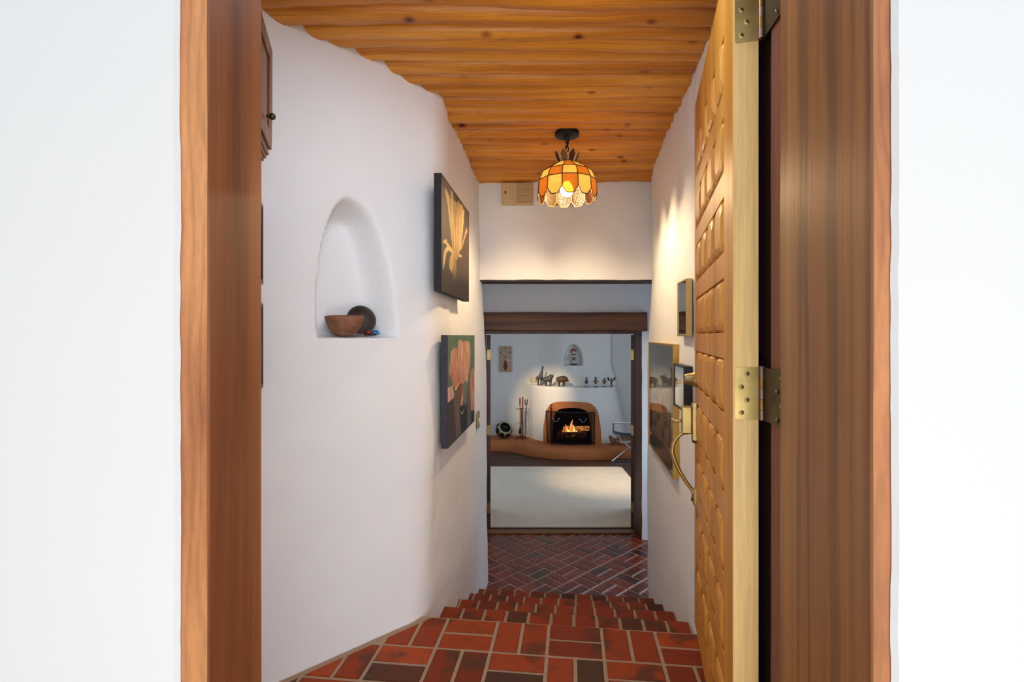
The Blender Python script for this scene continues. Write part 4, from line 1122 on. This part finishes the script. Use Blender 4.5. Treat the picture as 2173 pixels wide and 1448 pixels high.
doll('grey eared carved doll on round base, leftmost of the small dolls on shelf', 1244.5, 801, 823, 8.36, [M['bronzefig'], M['white'], M['pewter'], M['pewter']], [(1.1, 0, 6.3), (1.3, .5, 5.3), (1.2, .9, 4.4)], ZM, ears)
doll('red brown carved doll on black base with grey crest on the shelf', 1264, 801, 823, 8.37, [M['black'], M['white'], M['brownpaint'], M['pewter']], [(1.1, 0, 6.4), (2.3, .2, 5.6), (2.4, .8, 4.4)], ZM, feathers)
doll('slim cream and brown carved doll beside the winged doll on the shelf', 1282.5, 801, 822, 8.40, [M['bronzefig'], M['white'], M['brownpaint'], M['carved']], down, ZM)
doll('carved doll raising two dark wings at right end of the shelf', 1297.5, 801, 822, 8.45, [M['bronzefig'], M['carved'], M['brownpaint'], M['pewter']], [(1.1, 0, 6.2), (2.2, .1, 6.4), (3.0, .2, 7.8)], ZM, wings)
def headdress(o, x, Y, z, u):
    bm = bmesh.new()
    for k, (a, h) in enumerate(((-1.5, 9.6), (-.8, 9.2), (0, 9.8), (.6, 10.4), (1.4, 9.4), (-.9, 8.6), (.9, 8.6))): ball(bm, (x+a*u*.9, Y-.1*u, z+h*u*.98), .55*u, 1.1, .6, 1, 10)
    link('red_crest', bm, M['redpaint'], o, smooth=True)
    link('apron', bx(x-.8*u, x+.8*u, Y-1.45*u, Y-1.2*u, z+2.8*u, z+4.9*u), M['brownpaint'], o)
    link('collar', lt([(1.25*u, 0), (1.35*u, .2*u), (1.1*u, .6*u)], Matrix.Translation((x, Y, z+6.2*u)), 16), M['black'], o)
doll('painted white doll with red headdress standing in small arched niche', 1217.5, 742, 775, 8.78, [M['black'], M['white'], M['white'], M['white']], [(1.3, 0, 6.3), (2.4, .2, 5.2), (2.4, .5, 3.2)], NZB+.004, headdress)

# glass wall panel
x0, zt = W(1059, 735, YB-.02); x1, zb = W(1086, 790, YB-.02)
def paint_chili(u, v):
    c = mul(C(172, 146, 120), 1+.05*nz(u*3, v*4, 1))
    def ell(cx, cy, rx, ry): return ((u-cx)/rx)**2+((v-cy)/ry)**2 < 1
    if ell(.5, .76, .16, .19): c = mul(C(104, 8, 12), 1+.35*nz(u*20, v*30, 2))
    for cx, cy in ((.5, .06), (.12, .24), (.9, .24), (.5, .42), (.5, .55)):
        if ell(cx, cy, .06, .035): c = C(52, 30, 26)
    if ell(.8, .5, .3, .07) and not ell(.78, .47, .28, .05): c = C(196, 186, 172)
    if ell(.33, .235, .16, .012): c = C(206, 200, 190)
    return c
o = thing('glass_wall_panel', 'tan glass wall panel with a red chili bunch left of the mantel', 'wall art', (x0, YB-.02, zb))
link('panel', bx(x0, x1, YB-.016, YB-.002, zb, zt), M['goldpale'], o)
Mx = Matrix.Translation((x0+.005, YB-.0172, zb+.005)); art('design', Mx, x1-x0-.01, zt-zb-.01, paint_chili, 40, 80, vcol('fused_glass', .3), o); localize(o)
# thermostat
x0, zt = W(1125.5, 802.5, YB-.01); x1, zb = W(1138, 811, YB-.01)
o = thing('thermostat', 'small tan thermostat plate with grey square dial beside the giraffe', 'thermostat', (x0, YB, zb))
link('plate', bx(x0, x1, YB-.018, YB-.001, zb, zt), M['beige'], o, bevel=.002)
link('display', bx(x0+.035, x1-.018, YB-.026, YB-.018, zb+.012, zt-.012), M['white'], o, bevel=.002); localize(o)

# painted pot lying tilted on the bench
pc = A3(1069, 912.5, 8.70); pr = .142
mrot = Matrix.Rotation(math.radians(26), 4, 'Y') @ Matrix.Rotation(math.radians(46), 4, 'X')
prof = [(0, -.118), (.05, -.117), (.09, -.10), (.128, -.055), (.145, 0), (.138, .045), (.112, .078), (.085, .093), (.078, .098), (.074, .094), (.070, .06), (.0, .02)]
pf = []
for i in range(len(prof)-1):
    for k in range(5): pf.append((lerp(prof[i][0], prof[i+1][0], k/5), lerp(prof[i][1], prof[i+1][1], k/5)))
pf.append(prof[-1])
bm = bmesh.new(); lathe(bm, pf, None, 96); col = bm.loops.layers.float_color.new('Col')
def potcol(p):
    r = math.hypot(p.x, p.y); a = math.atan2(p.y, p.x)
    if r < .0745 and p.z > .015: return C(10, 8, 8)
    if p.z > .088: return C(14, 12, 12)
    for zc, n_, ph, rad in ((.030, 8, 0, .051), (-.058, 8, .5, .050)):
        k = round(a/(2*PI/n_)-ph)+ph; a0 = k*2*PI/n_; R0 = .135 if zc > 0 else .125
        d_ = Vector((R0*math.cos(a0), R0*math.sin(a0), zc))
        if (p-d_).length < rad: return C(26, 22, 22)
    return C(176, 160, 128)
for f in bm.faces:
    for l in f.loops: l[col] = potcol(l.vert.co)
Mx = Matrix.Translation(pc) @ mrot
lo = min((Mx @ v.co).z for v in bm.verts); Mx = Matrix.Translation((0, 0, ZB+.001-lo)) @ Mx
for v in bm.verts: v.co = Mx @ v.co
tag(link('painted_pot', bm, vcol('pot_paint', .35), smooth=60), 'round black and cream painted pot tipped on the hearth ledge at left', 'pot')

# fireplace tools
YT = 8.60
o = thing('tool_stand', 'black iron fireplace tool stand on the hearth ledge', 'tool stand', (*A3(1106, 0, YT).xy, ZB))
cx = A3(1106, 0, YT).x
link('pole', tb([(cx, YT, ZB+.02), (cx, YT, ZB+.52)], .007, 8), M['iron'], o, smooth=50)
bm = bmesh.new()
for a in (0.3, 1.9, 3.5, 5.1): tube(bm, [(cx, YT, ZB+.035), (cx+.06*math.cos(a), YT+.06*math.sin(a), ZB+.03), (cx+.10*math.cos(a), YT+.10*math.sin(a), ZB+.008)], .008, 8)
link('foot', bm, M['iron'], o, smooth=50)
link('cross_bar', tb([(cx-.09, YT-.02, ZB+.505), (cx+.10, YT-.02, ZB+.505)], .006, 8), M['iron'], o); localize(o)
def tool(name, label, px, top, mid, bot, hr, hmat, tip):
    x = A3(px, 0, YT-.050).x; z = lambda py: A3(0, py, YT-.050).z
    o = thing(name, label, 'fireplace tool', (x, YT-.050, z(bot)), group='fireplace tools')
    link('handle', tb([(x, YT-.050, z(top)), (x, YT-.050, z((top+mid)/2)), (x, YT-.050, z(mid))], [hr, hr*1.1, hr*.8], 10), hmat, o, smooth=50)
    link('rod', tb([(x, YT-.050, z(mid)), (x, YT-.050, max(ZB+.05, z(bot)))], .005, 8), M['iron'], o); tip(o, x, z); localize(o)
def t_brush(o, x, z): link('brush', tb([(x, YT-.050, z(907)), (x, YT-.050, z(913)), (x-.003, YT-.050, z(921))], [.008, .020, .022], 12), M['black'], o, smooth=50)
def t_poker(o, x, z): link('tip', tb([(x, YT-.050, ZB+.05), (x+.004, YT-.050, ZB+.03), (x+.02, YT-.050, ZB+.045)], [.005, .005, .001], 8), M['iron'], o)
def t_tongs(o, x, z):
    for s in (-1, 1):
        link('loop_end', tb([(x, YT-.050, z(861)), (x+s*.020, YT-.050, z(858)), (x+s*.024, YT-.050, z(849)), (x+s*.014, YT-.050, z(848)), (x+s*.012, YT-.050, z(856)), (x, YT-.050, z(860))], .0045, 6), M['iron'], o, smooth=50)
        link('jaw', tb([(x, YT-.050, z(912)), (x+s*.018, YT-.050, z(919)), (x+s*.016, YT-.050, z(924))], .004, 6), M['steel'], o, smooth=50)
tool('hearth_brush', 'black hearth brush with brown wooden handle at left of tool stand', 1103.5, 845, 863, 908, .012, M['toolwood'], t_brush)
tool('fire_poker', 'long brown handled fire poker in the middle of tool stand', 1109, 843, 922, 926, .013, M['toolwood'], t_poker)
tool('fire_tongs', 'black iron fire tongs with split ends at right of tool stand', 1116.5, 860, 880, 913, .007, M['iron'], t_tongs)

# folding chair
o = thing('folding_chair', 'chrome folding chair with dark blue canvas seat beside the hearth', 'chair', (1.74, 7.6, ZL))
xa, xb = 1.49, 1.97; zs_ = ZL+.475; za = ZL+.60
def tbr(pts, r=.011): return tb(pts, r, 10)
link('arm', bx(xa-.012, xb, 7.585, 7.625, za-.008, za+.010), M['chrome'], o, bevel=.003)
link('arm', bx(xa+.25, xb+.2, 7.22, 7.26, za-.008, za+.010), M['chrome'], o, bevel=.003)
link('arm_post', tbr([(xa, 7.605, zs_-.03), (xa, 7.605, za)]), M['chrome'], o)
link('arm_post', tbr([(xb-.01, 7.605, zs_-.03), (xb-.01, 7.605, za)]), M['chrome'], o)
bm = bmesh.new()
def seatf(s, t): return Vector((lerp(xa+.0, xb+.0, s)+.02*t, lerp(7.62, 7.36, t), zs_-.035*math.sin(PI*s)-.0*t))
grid(bm, 20, 14, seatf); so = link('seat', bm, M['canvas_seat'], o, smooth=True); md = so.modifiers.new('solid', 'SOLIDIFY'); md.thickness = .012
link('leg', tbr([(xa+.01, 7.60, zs_-.02), (1.99, 7.40, ZL+.012)]), M['chrome'], o)
link('leg', tbr([(1.99, 7.60, zs_-.02), (xa+.005, 7.72, ZL+.012)]), M['chrome'], o)
link('leg', tbr([(xa+.17, 7.37, zs_-.02), (2.16, 7.30, ZL+.012)]), M['chrome'], o) if False else None
link('floor_rail', tbr([(xa+.005, 7.72, ZL+.012), (2.05, 7.74, ZL+.012)]), M['chrome'], o)
link('floor_rail', tbr([(1.99, 7.40, ZL+.012), (2.30, 7.44, ZL+.012)]), M['chrome'], o)
localize(o)

# lidded pot and carved animal on the bench at right
pb = A3(1324, 0, 8.19)
o = thing('lidded_pot', 'cream pot with brown lid and knob behind the folding chair', 'pot', (pb.x, 8.19, ZB))
m = Matrix.Translation((pb.x, 8.19, ZB))
link('bowl', lt([(0, .001), (.06, .001), (.10, .03), (.118, .06), (.115, .075), (.10, .075), (0, .07)], m, 32), M['white'], o, smooth=50)
link('lid', lt([(.117, .076), (.112, .095), (.09, .118), (.05, .132), (.018, .136), (0, .136)], m, 32), M['carved'], o, smooth=50)
link('knob', lt([(.012, .136), (.010, .155), (.028, .168), (.026, .176), (0, .178)], m, 20), M['carved'], o, smooth=50)
localize(o)
creature('carved_bear', 'small carved wooden bear standing on the hearth ledge by the chair', 'figurine', M['carved'], 8.12, [
    ([(1299, 936), (1303, 935.5)], [.040, .038]), ([(1297.5, 932), (1295.5, 929.5)], [.030, .026]), ([(1295.5, 930), (1293, 931)], [.018, .012]), ([(1296.5, 927.5), (1297.3, 925.5)], [.010, .005]),
    ([(1298, 939, -.02), (1297.6, 944, -.02)], [.020, .018]), ([(1304, 939, -.02), (1304.5, 944, -.02)], [.020, .018]), ([(1299.5, 939, .03), (1299, 943.5, .03)], [.018, .016]), ([(1305, 939, .03), (1306, 943.5, .03)], [.018, .016])], ZB+.001)
pb = A3(1350, 0, 8.22)
tag(link('cream_bowl', lt([(0, .001), (.03, .001), (.06, .04), (.075, .075), (.068, .075), (.05, .03), (0, .012)], Matrix.Translation((pb.x, 8.25, ZB)), 28), M['white'], smooth=50), 'small cream bowl at the far right of the hearth ledge', 'bowl')
